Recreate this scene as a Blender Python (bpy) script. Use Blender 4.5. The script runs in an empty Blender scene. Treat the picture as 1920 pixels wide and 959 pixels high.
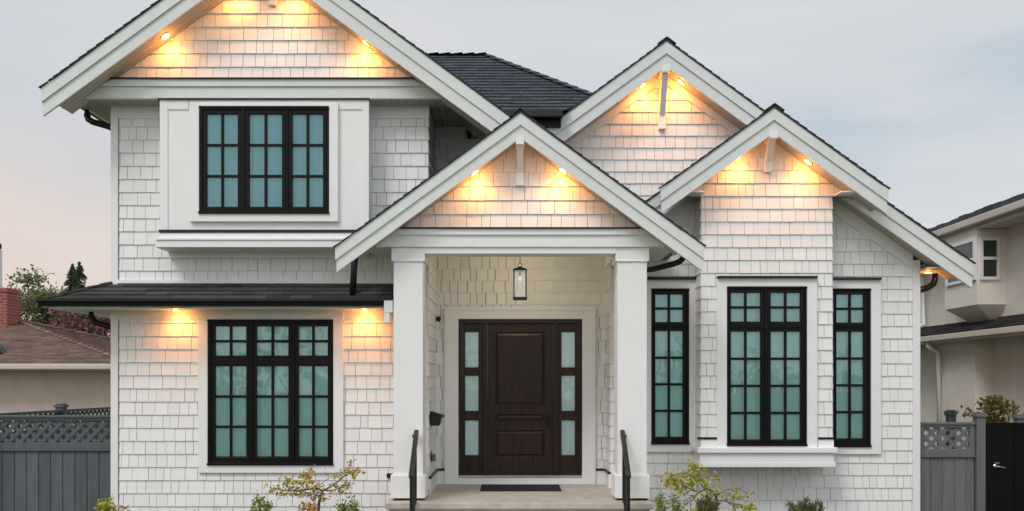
import bpy, math, random
from mathutils import Vector, Matrix

# ------------------------------------------------------------------ camera, world, sun, exposure
F, CX, HY, H = 1700.0, 960.0, 720.0, 2.03          # focal length (px of the photo), principal column, horizon row, eye height
scene = bpy.context.scene
cam_d = bpy.data.cameras.new("camera")
cam = bpy.data.objects.new("camera", cam_d)
scene.collection.objects.link(cam)
cam.location = (0, 0, H)
cam.rotation_euler = (math.radians(90), 0, 0)
cam_d.sensor_fit = 'HORIZONTAL'
cam_d.sensor_width = 36.0
cam_d.lens = F / 1920 * 36
cam_d.shift_y = (HY - 479.5) / 1920
cam_d.clip_end = 2000
scene.camera = cam

SUN_EL, SUN_ROT = math.radians(50), math.radians(217)
world = bpy.data.worlds.new("World")
scene.world = world
world.use_nodes = True
wn, wl = world.node_tree.nodes, world.node_tree.links
wn.clear()
def N(tree, kind, **kw):
    n = tree.nodes.new(kind)
    for k, v in kw.items():
        if k == 'inp':
            for a, b in v.items():
                n.inputs[a].default_value = b
        else:
            setattr(n, k, v)
    return n
wt = world.node_tree
sky = N(wt, 'ShaderNodeTexSky', sky_type='NISHITA', sun_disc=False, sun_elevation=SUN_EL, sun_rotation=SUN_ROT, air_density=1.0, dust_density=2.0)
bg1 = N(wt, 'ShaderNodeBackground', inp={'Strength': 0.10})
wl.new(sky.outputs[0], bg1.inputs[0])
tc = N(wt, 'ShaderNodeTexCoord')
sep = N(wt, 'ShaderNodeSeparateXYZ')
wl.new(tc.outputs['Generated'], sep.inputs[0])
mp = N(wt, 'ShaderNodeMapping')
mp.inputs['Scale'].default_value = (1.0, 1.0, 4.5)
mp.inputs['Rotation'].default_value = (0, math.radians(-9), 0)
mp.inputs['Location'].default_value = (0.35, 0.0, 0.55)
wl.new(tc.outputs['Generated'], mp.inputs[0])
noi = N(wt, 'ShaderNodeTexNoise', inp={'Scale': 1.5, 'Detail': 5.0, 'Roughness': 0.45, 'Distortion': 0.4})
wl.new(mp.outputs[0], noi.inputs['Vector'])
rmp = N(wt, 'ShaderNodeValToRGB')
e = rmp.color_ramp.elements
e[0].position = 0.31; e[0].color = (0.46, 0.57, 0.65, 1)
e[1].position = 0.62; e[1].color = (0.78, 0.765, 0.755, 1)
em = rmp.color_ramp.elements.new(0.46); em.color = (0.65, 0.69, 0.73, 1)
wl.new(noi.outputs['Fac'], rmp.inputs[0])
# pink glow low in the west (left)
mx1 = N(wt, 'ShaderNodeMapRange', inp={'From Min': -0.05, 'From Max': -0.5, 'To Min': 0.0, 'To Max': 1.0})
wl.new(sep.outputs['X'], mx1.inputs['Value'])
mx2 = N(wt, 'ShaderNodeMapRange', interpolation_type='SMOOTHSTEP', inp={'From Min': 0.37, 'From Max': 0.04, 'To Min': 0.0, 'To Max': 1.0})
wl.new(sep.outputs['Z'], mx2.inputs['Value'])
mm = N(wt, 'ShaderNodeMath', operation='MULTIPLY')
wl.new(mx1.outputs[0], mm.inputs[0]); wl.new(mx2.outputs[0], mm.inputs[1])
mixp = N(wt, 'ShaderNodeMixRGB', inp={'Color2': (0.84, 0.69, 0.62, 1)})
wl.new(mm.outputs[0], mixp.inputs[0]); wl.new(rmp.outputs[0], mixp.inputs[1])
# cooler grey-blue high in the west
c1 = N(wt, 'ShaderNodeMapRange', inp={'From Min': -0.15, 'From Max': -0.5, 'To Min': 0.0, 'To Max': 0.7}); wl.new(sep.outputs['X'], c1.inputs['Value'])
c2 = N(wt, 'ShaderNodeMapRange', interpolation_type='SMOOTHSTEP', inp={'From Min': 0.16, 'From Max': 0.38}); wl.new(sep.outputs['Z'], c2.inputs['Value'])
c3 = N(wt, 'ShaderNodeMath', operation='MULTIPLY'); wl.new(c1.outputs[0], c3.inputs[0]); wl.new(c2.outputs[0], c3.inputs[1])
mixc = N(wt, 'ShaderNodeMixRGB', inp={'Color2': (0.57, 0.64, 0.69, 1)}); wl.new(c3.outputs[0], mixc.inputs[0]); wl.new(mixp.outputs[0], mixc.inputs[1])
# brighter evening sky on the camera's side of the house
mb_ = N(wt, 'ShaderNodeMapRange', interpolation_type='SMOOTHSTEP', inp={'From Min': 0.3, 'From Max': -0.7, 'To Min': 1.0, 'To Max': 1.5})
wl.new(sep.outputs['Y'], mb_.inputs['Value'])
bg2 = N(wt, 'ShaderNodeBackground')
wl.new(mixc.outputs[0], bg2.inputs[0]); wl.new(mb_.outputs[0], bg2.inputs[1])
mxs = N(wt, 'ShaderNodeMixShader', inp={'Fac': 0.93})
wl.new(bg1.outputs[0], mxs.inputs[1]); wl.new(bg2.outputs[0], mxs.inputs[2])
wo = N(wt, 'ShaderNodeOutputWorld')
wl.new(mxs.outputs[0], wo.inputs[0])

sun_d = bpy.data.lights.new("sun", 'SUN')
sun_d.energy = 1.65
sun_d.angle = math.radians(22)
sun_d.color = (1.0, 0.97, 0.94)
sun = bpy.data.objects.new("sun", sun_d)
scene.collection.objects.link(sun)
sdir = Vector((math.sin(SUN_ROT) * math.cos(SUN_EL), math.cos(SUN_ROT) * math.cos(SUN_EL), math.sin(SUN_EL)))
sun.rotation_euler = (-sdir).to_track_quat('-Z', 'Y').to_euler()
sun.location = (0, -5, 20)

scene.view_settings.view_transform = 'Standard'
scene.view_settings.look = 'None'
scene.view_settings.exposure = 0.0
scene.view_settings.gamma = 1.0
scene.view_settings.use_curve_mapping = False
scene.render.engine = 'CYCLES'
scene.cycles.max_bounces = 6
scene.cycles.diffuse_bounces = 4
scene.cycles.use_denoising = True

# ------------------------------------------------------------------ helpers
RND = random.Random(7)
COL = scene.collection
WL = {}                                              # world location of every parent
def X(px, D): return (px - CX) * D / F
def Z(py, D): return H + (HY - py) * D / F

def sub_rect(r, holes):
    out = [r]
    for h in holes:
        nxt = []
        for (a0, a1, b0, b1) in out:
            x0, x1, y0, y1 = max(a0, h[0]), min(a1, h[1]), max(b0, h[2]), min(b1, h[3])
            if x0 >= x1 or y0 >= y1:
                nxt.append((a0, a1, b0, b1)); continue
            if a0 < x0: nxt.append((a0, x0, b0, b1))
            if x1 < a1: nxt.append((x1, a1, b0, b1))
            if b0 < y0: nxt.append((x0, x1, b0, y0))
            if y1 < b1: nxt.append((x0, x1, y1, b1))
        out = nxt
    return out

def clip(poly, conv):
    """Sutherland-Hodgman against a counter-clockwise convex polygon."""
    out = poly
    n = len(conv)
    for i in range(n):
        ax, ay = conv[i]; bx, by = conv[(i + 1) % n]
        ex, ey = bx - ax, by - ay
        inp, out = out, []
        if not inp: return []
        for j in range(len(inp)):
            p, q = inp[j], inp[(j + 1) % len(inp)]
            sp = ex * (p[1] - ay) - ey * (p[0] - ax)
            sq = ex * (q[1] - ay) - ey * (q[0] - ax)
            if sp >= 0: out.append(p)
            if (sp > 0 and sq < 0) or (sp < 0 and sq > 0):
                t = sp / (sp - sq)
                out.append((p[0] + t * (q[0] - p[0]), p[1] + t * (q[1] - p[1])))
    return out

def area2(p):
    return sum(p[i][0] * p[(i + 1) % len(p)][1] - p[(i + 1) % len(p)][0] * p[i][1] for i in range(len(p)))

class MB:
    def __init__(s):
        s.v, s.f, s.t = [], [], []
        s.m = {}                                        # faces that take the second material
        s.p = []                                        # first (vertex, face) of each box or prism
        s.tint = 0.5
    def face(s, pts, tint=None):
        i = len(s.v)
        s.v += [tuple(p) for p in pts]
        s.f.append(tuple(range(i, i + len(pts))))
        s.t.append(s.tint if tint is None else tint)
    def box(s, x0, x1, y0, y1, z0, z1):
        s.p.append((len(s.v), len(s.f)))
        if x0 > x1: x0, x1 = x1, x0
        if y0 > y1: y0, y1 = y1, y0
        if z0 > z1: z0, z1 = z1, z0
        i = len(s.v)
        s.v += [(x0, y0, z0), (x1, y0, z0), (x1, y1, z0), (x0, y1, z0), (x0, y0, z1), (x1, y0, z1), (x1, y1, z1), (x0, y1, z1)]
        for q in ((0, 3, 2, 1), (4, 5, 6, 7), (0, 1, 5, 4), (1, 2, 6, 5), (2, 3, 7, 6), (3, 0, 4, 7)):
            s.f.append(tuple(i + k for k in q)); s.t.append(s.tint)
        return s
    def obox(s, M, x0, x1, y0, y1, z0, z1):
        n = len(s.v)
        s.box(x0, x1, y0, y1, z0, z1)
        for k in range(n, len(s.v)):
            s.v[k] = tuple(M @ Vector(s.v[k]))
        return s
    def extr(s, poly, f0, f1):
        """prism between two copies of a 2-D polygon; f0, f1 map (a, b) to a point"""
        if area2(poly) < 0: poly = poly[::-1]
        s.p.append((len(s.v), len(s.f)))
        n, i = len(poly), len(s.v)
        s.v += [tuple(f0(a, b)) for a, b in poly] + [tuple(f1(a, b)) for a, b in poly]
        s.f.append(tuple(range(i, i + n))); s.t.append(s.tint)
        s.f.append(tuple(range(i + 2 * n - 1, i + n - 1, -1))); s.t.append(s.tint)
        for k in range(n):
            l = (k + 1) % n
            s.f.append((i + l, i + k, i + n + k, i + n + l)); s.t.append(s.tint)
        return s
    def xz(s, poly, y0, y1):
        return s.extr(poly, lambda a, b: (a, y0, b), lambda a, b: (a, y1, b))
    def yz(s, poly, x0, x1):
        return s.extr(poly, lambda a, b: (x1, a, b), lambda a, b: (x0, a, b))
    def xy(s, poly, z0, z1):
        return s.extr(poly, lambda a, b: (a, b, z1), lambda a, b: (a, b, z0))
    def tube(s, path, r, sides=10, cap=True, square=False):
        path = [Vector(p) for p in path]
        rs = r if isinstance(r, (list, tuple)) else [r] * len(path)
        rings = []
        for k, p in enumerate(path):
            if k == 0: d = path[1] - path[0]
            elif k == len(path) - 1: d = path[-1] - path[-2]
            else: d = (path[k + 1] - p).normalized() + (p - path[k - 1]).normalized()
            d.normalize()
            a = d.cross(Vector((0, 0, 1)))
            if a.length < 0.02: a = d.cross(Vector((0, 1, 0)))
            if a.length < 0.02: a = Vector((1, 0, 0))
            a.normalize(); b = a.cross(d).normalized()
            i = len(s.v)
            for q in range(sides):
                th = 2 * math.pi * (q + (0.5 if square else 0)) / sides
                s.v.append(tuple(p + a * (math.cos(th) * rs[k]) + b * (math.sin(th) * rs[k])))
            rings.append(i)
        for k in range(len(rings) - 1):
            for q in range(sides):
                r_ = (q + 1) % sides
                s.f.append((rings[k] + q, rings[k + 1] + q, rings[k + 1] + r_, rings[k] + r_)); s.t.append(s.tint)
        if cap:
            s.f.append(tuple(rings[0] + q for q in range(sides))); s.t.append(s.tint)
            s.f.append(tuple(rings[-1] + q for q in range(sides - 1, -1, -1))); s.t.append(s.tint)
        return s
    def lathe(s, c, prof, sides=20, axis='Z'):
        rings = []
        for (r, h) in prof:
            i = len(s.v)
            for q in range(sides):
                th = 2 * math.pi * q / sides
                if axis == 'Z': s.v.append((c[0] + r * math.cos(th), c[1] + r * math.sin(th), c[2] + h))
                else: s.v.append((c[0] + r * math.cos(th), c[1] + h, c[2] + r * math.sin(th)))
            rings.append(i)
        for k in range(len(rings) - 1):
            for q in range(sides):
                r_ = (q + 1) % sides
                s.f.append((rings[k] + q, rings[k] + r_, rings[k + 1] + r_, rings[k + 1] + q)); s.t.append(s.tint)
        s.f.append(tuple(rings[0] + q for q in range(sides - 1, -1, -1))); s.t.append(s.tint)
        s.f.append(tuple(rings[-1] + q for q in range(sides))); s.t.append(s.tint)
        return s
    def shingles(s, O, U, V, NN, polys, holes=(), e=0.175, wr=(0.09, 0.22), thick=0.017, gap=0.0065, v0=0.0, lap=0.0, jit=0.0, rnd=None, lean=0.0):
        """courses of overlapping wedge shingles on the plane O + u U + v V; polys: convex CCW (u, v) polygons"""
        rnd = rnd or RND
        O, U, V, NN = Vector(O), Vector(U), Vector(V), Vector(NN)
        allp = [p for q in polys for p in q]
        u0, u1 = min(p[0] for p in allp), max(p[0] for p in allp)
        vm, vM = min(p[1] for p in allp), max(p[1] for p in allp)
        k = math.floor((vm - v0) / e)
        while v0 + k * e < vM:
            vb = v0 + k * e
            u = u0 - rnd.random() * wr[1]
            while u < u1:
                w = rnd.uniform(*wr)
                dj = rnd.uniform(-jit, jit)
                th = thick * rnd.uniform(0.88, 1.12)
                tint = rnd.random()
                g0, g1 = gap * rnd.uniform(0.5, 1.5) / 2, gap * rnd.uniform(0.5, 1.5) / 2
                ln = rnd.uniform(-lean, lean)
                for rc in sub_rect((u + g0, u + w - g1, vb + dj, vb + e + lap), holes):
                    if rc[1] - rc[0] < 0.006 or rc[3] - rc[2] < 0.006: continue
                    full = rc[0] == u + g0
                    rp = [(rc[0], rc[2]), (rc[1], rc[2]), (rc[1], rc[3]), (rc[0], rc[3])]
                    for cv in polys:
                        p = clip(rp, cv)
                        if len(p) < 3 or abs(area2(p)) < 4e-5: continue
                        hh = [th * (1 - 0.85 * (q[1] - vb - dj) / (e + lap)) for q in p]
                        top = [O + U * q[0] + V * q[1] + NN * h for q, h in zip(p, hh)]
                        bot = [O + U * q[0] + V * q[1] for q in p]
                        s.face(top, tint)
                        for a in range(len(p)):
                            b = (a + 1) % len(p)
                            if p[a][1] > rc[3] - 1e-6 and p[b][1] > rc[3] - 1e-6: continue
                            s.face([bot[a], bot[b], top[b], top[a]], tint)
                u += w
            k += 1
        return s
    def each(s, name, mat, parent, **kw):
        """every box or prism as an object of its own"""
        ends = s.p[1:] + [(len(s.v), len(s.f))]
        for (v0, f0), (v1, f1) in zip(s.p, ends):
            b = MB(); b.v = s.v[v0:v1]; b.f = [tuple(i - v0 for i in q) for q in s.f[f0:f1]]; b.t = s.t[f0:f1]
            b.build(name, mat, parent, **kw)
    def build(s, name, mat, parent=None, origin=None, smooth=False, bevel=0.0, seg=2):
        me = bpy.data.meshes.new(name)
        ol = Vector(WL[parent.name]) if parent else Vector((0, 0, 0))
        o0 = Vector(origin) if origin is not None else (ol if parent else Vector((0, 0, 0)))
        me.from_pydata([tuple(Vector(p) - o0) for p in s.v], [], s.f)
        at = me.attributes.new("tint", 'FLOAT', 'FACE')
        at.data.foreach_set("value", s.t)
        me.materials.append(mat)
        if smooth:
            me.polygons.foreach_set("use_smooth", [True] * len(me.polygons))
        me.update()
        o = bpy.data.objects.new(name, me)
        COL.objects.link(o)
        o.location = o0 - ol
        if parent: o.parent = parent
        WL[o.name] = tuple(o0)
        if bevel:
            m = o.modifiers.new("bevel", 'BEVEL'); m.width = bevel; m.segments = seg; m.limit_method = 'ANGLE'
        return o

def thing(name, label, cat, loc, group=None):
    o = bpy.data.objects.new(name, None)
    COL.objects.link(o)
    o.location = loc; o.empty_display_size = 0.2
    WL[o.name] = tuple(loc)
    return tag(o, label, cat, group)
def tag(o, label=None, cat=None, group=None, kind=None):
    if label: o['label'] = label
    if cat: o['category'] = cat
    if group: o['group'] = group
    if kind: o['kind'] = kind
    return o

# ------------------------------------------------------------------ materials
def mat(name, col, rough=0.6, var=0.0, tint=0.0, noise=8.0, bump=0.0, bscale=60.0, stretch=(1, 1, 1), spec=0.4, metal=0.0, col2=None, dirt=0.0, dirtcol=None):
    m = bpy.data.materials.new(name); m.use_nodes = True
    t = m.node_tree; L = t.links
    b = t.nodes['Principled BSDF']
    b.inputs['Roughness'].default_value = rough
    b.inputs['Metallic'].default_value = metal
    b.inputs['Specular IOR Level'].default_value = spec
    tcn = N(t, 'ShaderNodeTexCoord')
    mpn = N(t, 'ShaderNodeMapping'); mpn.inputs['Scale'].default_value = stretch
    L.new(tcn.outputs['Object'], mpn.inputs[0])
    nz = N(t, 'ShaderNodeTexNoise', inp={'Scale': noise, 'Detail': 6.0, 'Roughness': 0.6})
    L.new(mpn.outputs[0], nz.inputs['Vector'])
    c2 = col2 or tuple(c * (1 - var) for c in col)
    mix = N(t, 'ShaderNodeMixRGB', inp={'Color1': (*col, 1), 'Color2': (*c2, 1)})
    rg = N(t, 'ShaderNodeMapRange', inp={'From Min': 0.38, 'From Max': 0.66})
    L.new(nz.outputs['Fac'], rg.inputs['Value']); L.new(rg.outputs[0], mix.inputs[0])
    out = mix.outputs[0]
    if tint:
        at = N(t, 'ShaderNodeAttribute', attribute_name='tint')
        r2 = N(t, 'ShaderNodeMapRange', inp={'To Min': 1 - tint, 'To Max': 1 + tint})
        L.new(at.outputs['Fac'], r2.inputs['Value'])
        mu = N(t, 'ShaderNodeVectorMath', operation='SCALE')
        L.new(out, mu.inputs[0]); L.new(r2.outputs[0], mu.inputs['Scale'])
        out = mu.outputs[0]
    if dirt:
        n2 = N(t, 'ShaderNodeTexNoise', inp={'Scale': 1.7, 'Detail': 8.0, 'Roughness': 0.7})
        m2 = N(t, 'ShaderNodeMapping'); m2.inputs['Scale'].default_value = (1.6, 1.6, 0.5)
        L.new(tcn.outputs['Object'], m2.inputs[0]); L.new(m2.outputs[0], n2.inputs['Vector'])
        r3 = N(t, 'ShaderNodeMapRange', inp={'From Min': 0.5, 'From Max': 0.8, 'To Max': dirt})
        L.new(n2.outputs['Fac'], r3.inputs['Value'])
        mx = N(t, 'ShaderNodeMixRGB', inp={'Color2': (*(dirtcol or tuple(c * 0.5 for c in col)), 1)})
        L.new(r3.outputs[0], mx.inputs[0]); L.new(out, mx.inputs[1])
        out = mx.outputs[0]
    L.new(out, b.inputs['Base Color'])
    if bump:
        n3 = N(t, 'ShaderNodeTexNoise', inp={'Scale': bscale, 'Detail': 4.0})
        L.new(mpn.outputs[0], n3.inputs['Vector'])
        bp = N(t, 'ShaderNodeBump', inp={'Strength': bump, 'Distance': 0.01})
        L.new(n3.outputs['Fac'], bp.inputs['Height']); L.new(bp.outputs[0], b.inputs['Normal'])
    return m
M = {}
M['gap_shade_grime'] = mat('grey_gap_shade_grime', (0.40, 0.395, 0.39), 0.9, var=0.1)  # backing behind the shingles: gap shade and grime put into its colour
M['shingle'] = mat('white_shingle_paint', (0.80, 0.80, 0.788), 0.6, var=0.03, tint=0.035, noise=14, bump=0.25, bscale=70, stretch=(3, 3, 0.35), dirt=0.10, dirtcol=(0.6, 0.58, 0.55))
M['trim'] = mat('white_trim_paint', (0.80, 0.805, 0.80), 0.5, var=0.03, noise=5, bump=0.05, bscale=40, dirt=0.07, dirtcol=(0.6, 0.58, 0.55))
M['rake'] = mat('rake_board_paint', (0.70, 0.715, 0.70), 0.55, var=0.05, noise=7, bump=0.10, bscale=60, dirt=0.10, dirtcol=(0.5, 0.5, 0.47))
M['black'] = mat('black_window_paint', (0.0075, 0.0068, 0.007), 0.38, var=0.2, noise=9, spec=0.16)
M['blackmetal'] = mat('black_metal', (0.009, 0.009, 0.010), 0.38, var=0.25, noise=11, spec=0.4)
M['roof'] = mat('charcoal_roof_shingle', (0.060, 0.068, 0.084), 0.9, var=0.3, tint=0.28, noise=30, bump=0.5, bscale=220)
M['skirt_roof'] = mat('dark_brown_grey_roof_shingle', (0.050, 0.045, 0.046), 0.9, var=0.35, tint=0.45, noise=30, bump=0.5, bscale=220)
M['door'] = mat('dark_stained_wood', (0.034, 0.0155, 0.0095), 0.30, noise=5, stretch=(9, 9, 0.5), col2=(0.013, 0.0065, 0.0045), bump=0.15, bscale=20, spec=0.3)
M['concrete'] = mat('tan_concrete', (0.50, 0.455, 0.40), 0.75, var=0.2, noise=6, bump=0.2, bscale=120, dirt=0.3, dirtcol=(0.3, 0.26, 0.21))
M['mat'] = mat('black_rubber_mat', (0.016, 0.016, 0.018), 0.9, var=0.3, noise=80, bump=0.6, bscale=260)
M['fence'] = mat('grey_fence_stain', (0.105, 0.120, 0.130), 0.65, col2=(0.080, 0.092, 0.100), tint=0.14, noise=4, stretch=(6, 6, 0.5), bump=0.2, bscale=25, dirt=0.45)
M['fence_pale'] = mat('pale_grey_fence_stain', (0.145, 0.150, 0.158), 0.65, col2=(0.12, 0.125, 0.13), tint=0.12, noise=4, stretch=(6, 6, 0.5), bump=0.2, bscale=25, dirt=0.45)
M['gate'] = mat('black_gate_paint', (0.005, 0.0065, 0.006), 0.45, var=0.3, noise=6, tint=0.2, spec=0.15)
M['chrome'] = mat('brushed_steel', (0.65, 0.65, 0.66), 0.3, metal=1.0, var=0.1)
M['stucco_l'] = mat('pinkish_stucco', (0.68, 0.55, 0.49), 0.9, var=0.10, noise=3, bump=0.5, bscale=150, dirt=0.25)
M['stucco_r'] = mat('beige_stucco', (0.80, 0.735, 0.665), 0.9, var=0.08, noise=2.5, bump=0.4, bscale=150, dirt=0.25, dirtcol=(0.56, 0.5, 0.45))
M['brown_roof'] = mat('brown_asphalt_shingle', (0.205, 0.132, 0.108), 0.9, var=0.3, tint=0.32, noise=16, bump=0.5, bscale=150)
M['cream'] = mat('cream_gutter_paint', (0.58, 0.52, 0.44), 0.5, var=0.06)
M['nwhite'] = mat('neighbour_white_frame', (0.78, 0.78, 0.77), 0.5, var=0.04)
M['soil'] = mat('bark_mulch', (0.075, 0.05, 0.035), 0.95, var=0.5, noise=30, bump=1.0, bscale=60)
M['lawn'] = mat('lawn', (0.055, 0.10, 0.028), 0.95, var=0.4, noise=12, bump=0.6, bscale=80)
M['asphalt'] = mat('asphalt', (0.05, 0.05, 0.052), 0.9, var=0.25, noise=40, bump=0.3, bscale=300)
M['bark'] = mat('brown_bark', (0.16, 0.105, 0.07), 0.9, var=0.4, noise=20, bump=0.5, bscale=60)
M['bark_dark'] = mat('dark_bark', (0.06, 0.045, 0.035), 0.9, var=0.4, noise=20)

def glass_mat(name, tint_, ior):
    """a tinted, coated pane one sees the curtain through"""
    m = bpy.data.materials.new(name); m.use_nodes = True
    t = m.node_tree; L = t.links; t.nodes.remove(t.nodes['Principled BSDF'])
    tcn = N(t, 'ShaderNodeTexCoord')
    wv = N(t, 'ShaderNodeTexNoise', inp={'Scale': 1.6, 'Detail': 1.0})
    L.new(tcn.outputs['Object'], wv.inputs['Vector'])
    bp = N(t, 'ShaderNodeBump', inp={'Strength': 0.35, 'Distance': 0.02})
    L.new(wv.outputs['Fac'], bp.inputs['Height'])
    gl = N(t, 'ShaderNodeBsdfGlossy', inp={'Roughness': 0.015, 'Color': (0.85, 0.97, 1.0, 1)})
    L.new(bp.outputs[0], gl.inputs['Normal'])
    tr = N(t, 'ShaderNodeBsdfTransparent', inp={'Color': (*tint_, 1)})
    fr = N(t, 'ShaderNodeFresnel', inp={'IOR': ior})
    mx = N(t, 'ShaderNodeMixShader')
    L.new(fr.outputs[0], mx.inputs[0]); L.new(tr.outputs[0], mx.inputs[1]); L.new(gl.outputs[0], mx.inputs[2])
    L.new(mx.outputs[0], t.nodes['Material Output'].inputs[0])
    return m
M['glass_up'] = glass_mat('blue_teal_glass', (0.45, 0.82, 0.91), 1.8)
M['glass'] = glass_mat('teal_glass', (0.66, 0.94, 0.91), 1.8)
M['glass_side'] = glass_mat('frosted_sidelight_glass', (0.86, 0.96, 0.95), 1.7)
M['glass_n'] = glass_mat('neighbour_window_glass', (0.45, 0.48, 0.40), 1.7)
M['curtain'] = mat('white_curtain_cloth', (0.82, 0.83, 0.82), 0.9, var=0.08, noise=2.0)
_b = M['curtain'].node_tree.nodes['Principled BSDF']      # faint glow added to the cloth itself to brighten the panes
_b.inputs['Emission Color'].default_value = (0.93, 1.0, 0.98, 1); _b.inputs['Emission Strength'].default_value = 0.065
M['room'] = mat('dim_room_behind_window', (0.48, 0.50, 0.42), 0.9, var=0.3, noise=2.0)

def emit_mat(name, col, st):
    m = bpy.data.materials.new(name); m.use_nodes = True
    b = m.node_tree.nodes['Principled BSDF']
    b.inputs['Base Color'].default_value = (0.8, 0.8, 0.8, 1)
    b.inputs['Emission Color'].default_value = (*col, 1)
    b.inputs['Emission Strength'].default_value = st
    return m
M['lens'] = emit_mat('warm_lamp_lens', (1.0, 0.60, 0.22), 7.0)
M['bulb'] = emit_mat('lantern_bulb', (1.0, 0.85, 0.62), 0.7)

def groove_mat(name, col, axis, spacing, rough=0.6):
    """boards with narrow V-grooves every `spacing` along an axis (bump only)"""
    m = mat(name, col, rough, var=0.04)
    t = m.node_tree; L = t.links; b = t.nodes['Principled BSDF']
    tcn = N(t, 'ShaderNodeTexCoord'); sp = N(t, 'ShaderNodeSeparateXYZ')
    L.new(tcn.outputs['Object'], sp.inputs[0])
    d = N(t, 'ShaderNodeMath', operation='DIVIDE', inp={1: spacing}); L.new(sp.outputs[axis], d.inputs[0])
    fr = N(t, 'ShaderNodeMath', operation='FRACT'); L.new(d.outputs[0], fr.inputs[0])
    pg = N(t, 'ShaderNodeMath', operation='PINGPONG', inp={1: 0.5}); L.new(fr.outputs[0], pg.inputs[0])
    mr = N(t, 'ShaderNodeMapRange', inp={'From Min': 0.0, 'From Max': 0.10}); L.new(pg.outputs[0], mr.inputs['Value'])
    bp = N(t, 'ShaderNodeBump', inp={'Strength': 1.0, 'Distance': 0.012})
    L.new(mr.outputs[0], bp.inputs['Height']); L.new(bp.outputs[0], b.inputs['Normal'])
    return m
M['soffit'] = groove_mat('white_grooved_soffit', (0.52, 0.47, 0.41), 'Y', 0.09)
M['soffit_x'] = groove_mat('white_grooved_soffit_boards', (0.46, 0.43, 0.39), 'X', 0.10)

def brick_mat(name):
    m = bpy.data.materials.new(name); m.use_nodes = True
    t = m.node_tree; L = t.links; b = t.nodes['Principled BSDF']
    tcn = N(t, 'ShaderNodeTexCoord'); mpn = N(t, 'ShaderNodeMapping')
    mpn.inputs['Rotation'].default_value = (math.radians(90), 0, 0)
    L.new(tcn.outputs['Object'], mpn.inputs[0])
    br = N(t, 'ShaderNodeTexBrick', inp={'Color1': (0.33, 0.075, 0.05, 1), 'Color2': (0.22, 0.05, 0.04, 1), 'Mortar': (0.30, 0.20, 0.17, 1), 'Scale': 1.0, 'Mortar Size': 0.008, 'Brick Width': 0.21, 'Row Height': 0.075})
    L.new(mpn.outputs[0], br.inputs['Vector'])
    nz = N(t, 'ShaderNodeTexNoise', inp={'Scale': 5.0, 'Detail': 4.0}); L.new(tcn.outputs['Object'], nz.inputs['Vector'])
    rg = N(t, 'ShaderNodeMapRange', inp={'From Min': 0.58, 'From Max': 0.7, 'To Max': 0.55}); L.new(nz.outputs['Fac'], rg.inputs['Value'])
    mx = N(t, 'ShaderNodeMixRGB', inp={'Color2': (0.45, 0.33, 0.28, 1)})
    L.new(rg.outputs[0], mx.inputs[0]); L.new(br.outputs['Color'], mx.inputs[1]); L.new(mx.outputs[0], b.inputs['Base Color'])
    b.inputs['Roughness'].default_value = 0.9
    return m
M['brick'] = brick_mat('red_brick')

def leaf_mat(name, c1, c2, tr=0.25):
    m = bpy.data.materials.new(name); m.use_nodes = True
    t = m.node_tree; L = t.links; b = t.nodes['Principled BSDF']
    at = N(t, 'ShaderNodeAttribute', attribute_name='tint')
    mx = N(t, 'ShaderNodeMixRGB', inp={'Color1': (*c1, 1), 'Color2': (*c2, 1)})
    L.new(at.outputs['Fac'], mx.inputs[0]); L.new(mx.outputs[0], b.inputs['Base Color'])
    b.inputs['Roughness'].default_value = 0.55
    tl = N(t, 'ShaderNodeBsdfTranslucent'); L.new(mx.outputs[0], tl.inputs[0])
    ms = N(t, 'ShaderNodeMixShader', inp={'Fac': tr})
    L.new(b.outputs[0], ms.inputs[1]); L.new(tl.outputs[0], ms.inputs[2])
    L.new(ms.outputs[0], t.nodes['Material Output'].inputs[0])
    return m
M['leaf_olive'] = leaf_mat('olive_brown_leaf', (0.46, 0.28, 0.05), (0.42, 0.38, 0.06))
M['leaf_lime'] = leaf_mat('yellow_green_leaf', (0.34, 0.34, 0.03), (0.48, 0.45, 0.06))
M['leaf_green'] = leaf_mat('green_leaf', (0.08, 0.17, 0.025), (0.34, 0.40, 0.06))
M['leaf_yellow'] = leaf_mat('lime_yellow_leaf', (0.30, 0.36, 0.04), (0.48, 0.44, 0.07))
M['leaf_orange'] = leaf_mat('orange_leaf', (0.42, 0.20, 0.05), (0.50, 0.30, 0.10))
M['leaf_pine'] = leaf_mat('pine_needle', (0.05, 0.07, 0.02), (0.20, 0.20, 0.06), 0.1)
M['leaf_fir'] = leaf_mat('dark_fir_needle', (0.025, 0.045, 0.022), (0.075, 0.10, 0.05), 0.1)
M['leaf_pale'] = leaf_mat('pale_spring_leaf', (0.13, 0.16, 0.055), (0.24, 0.26, 0.12))
M['leaf_red'] = leaf_mat('dark_red_leaf', (0.15, 0.055, 0.055), (0.28, 0.13, 0.12))
M['leaf_maple'] = leaf_mat('maple_leaf_mix', (0.11, 0.15, 0.025), (0.26, 0.16, 0.05))

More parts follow.
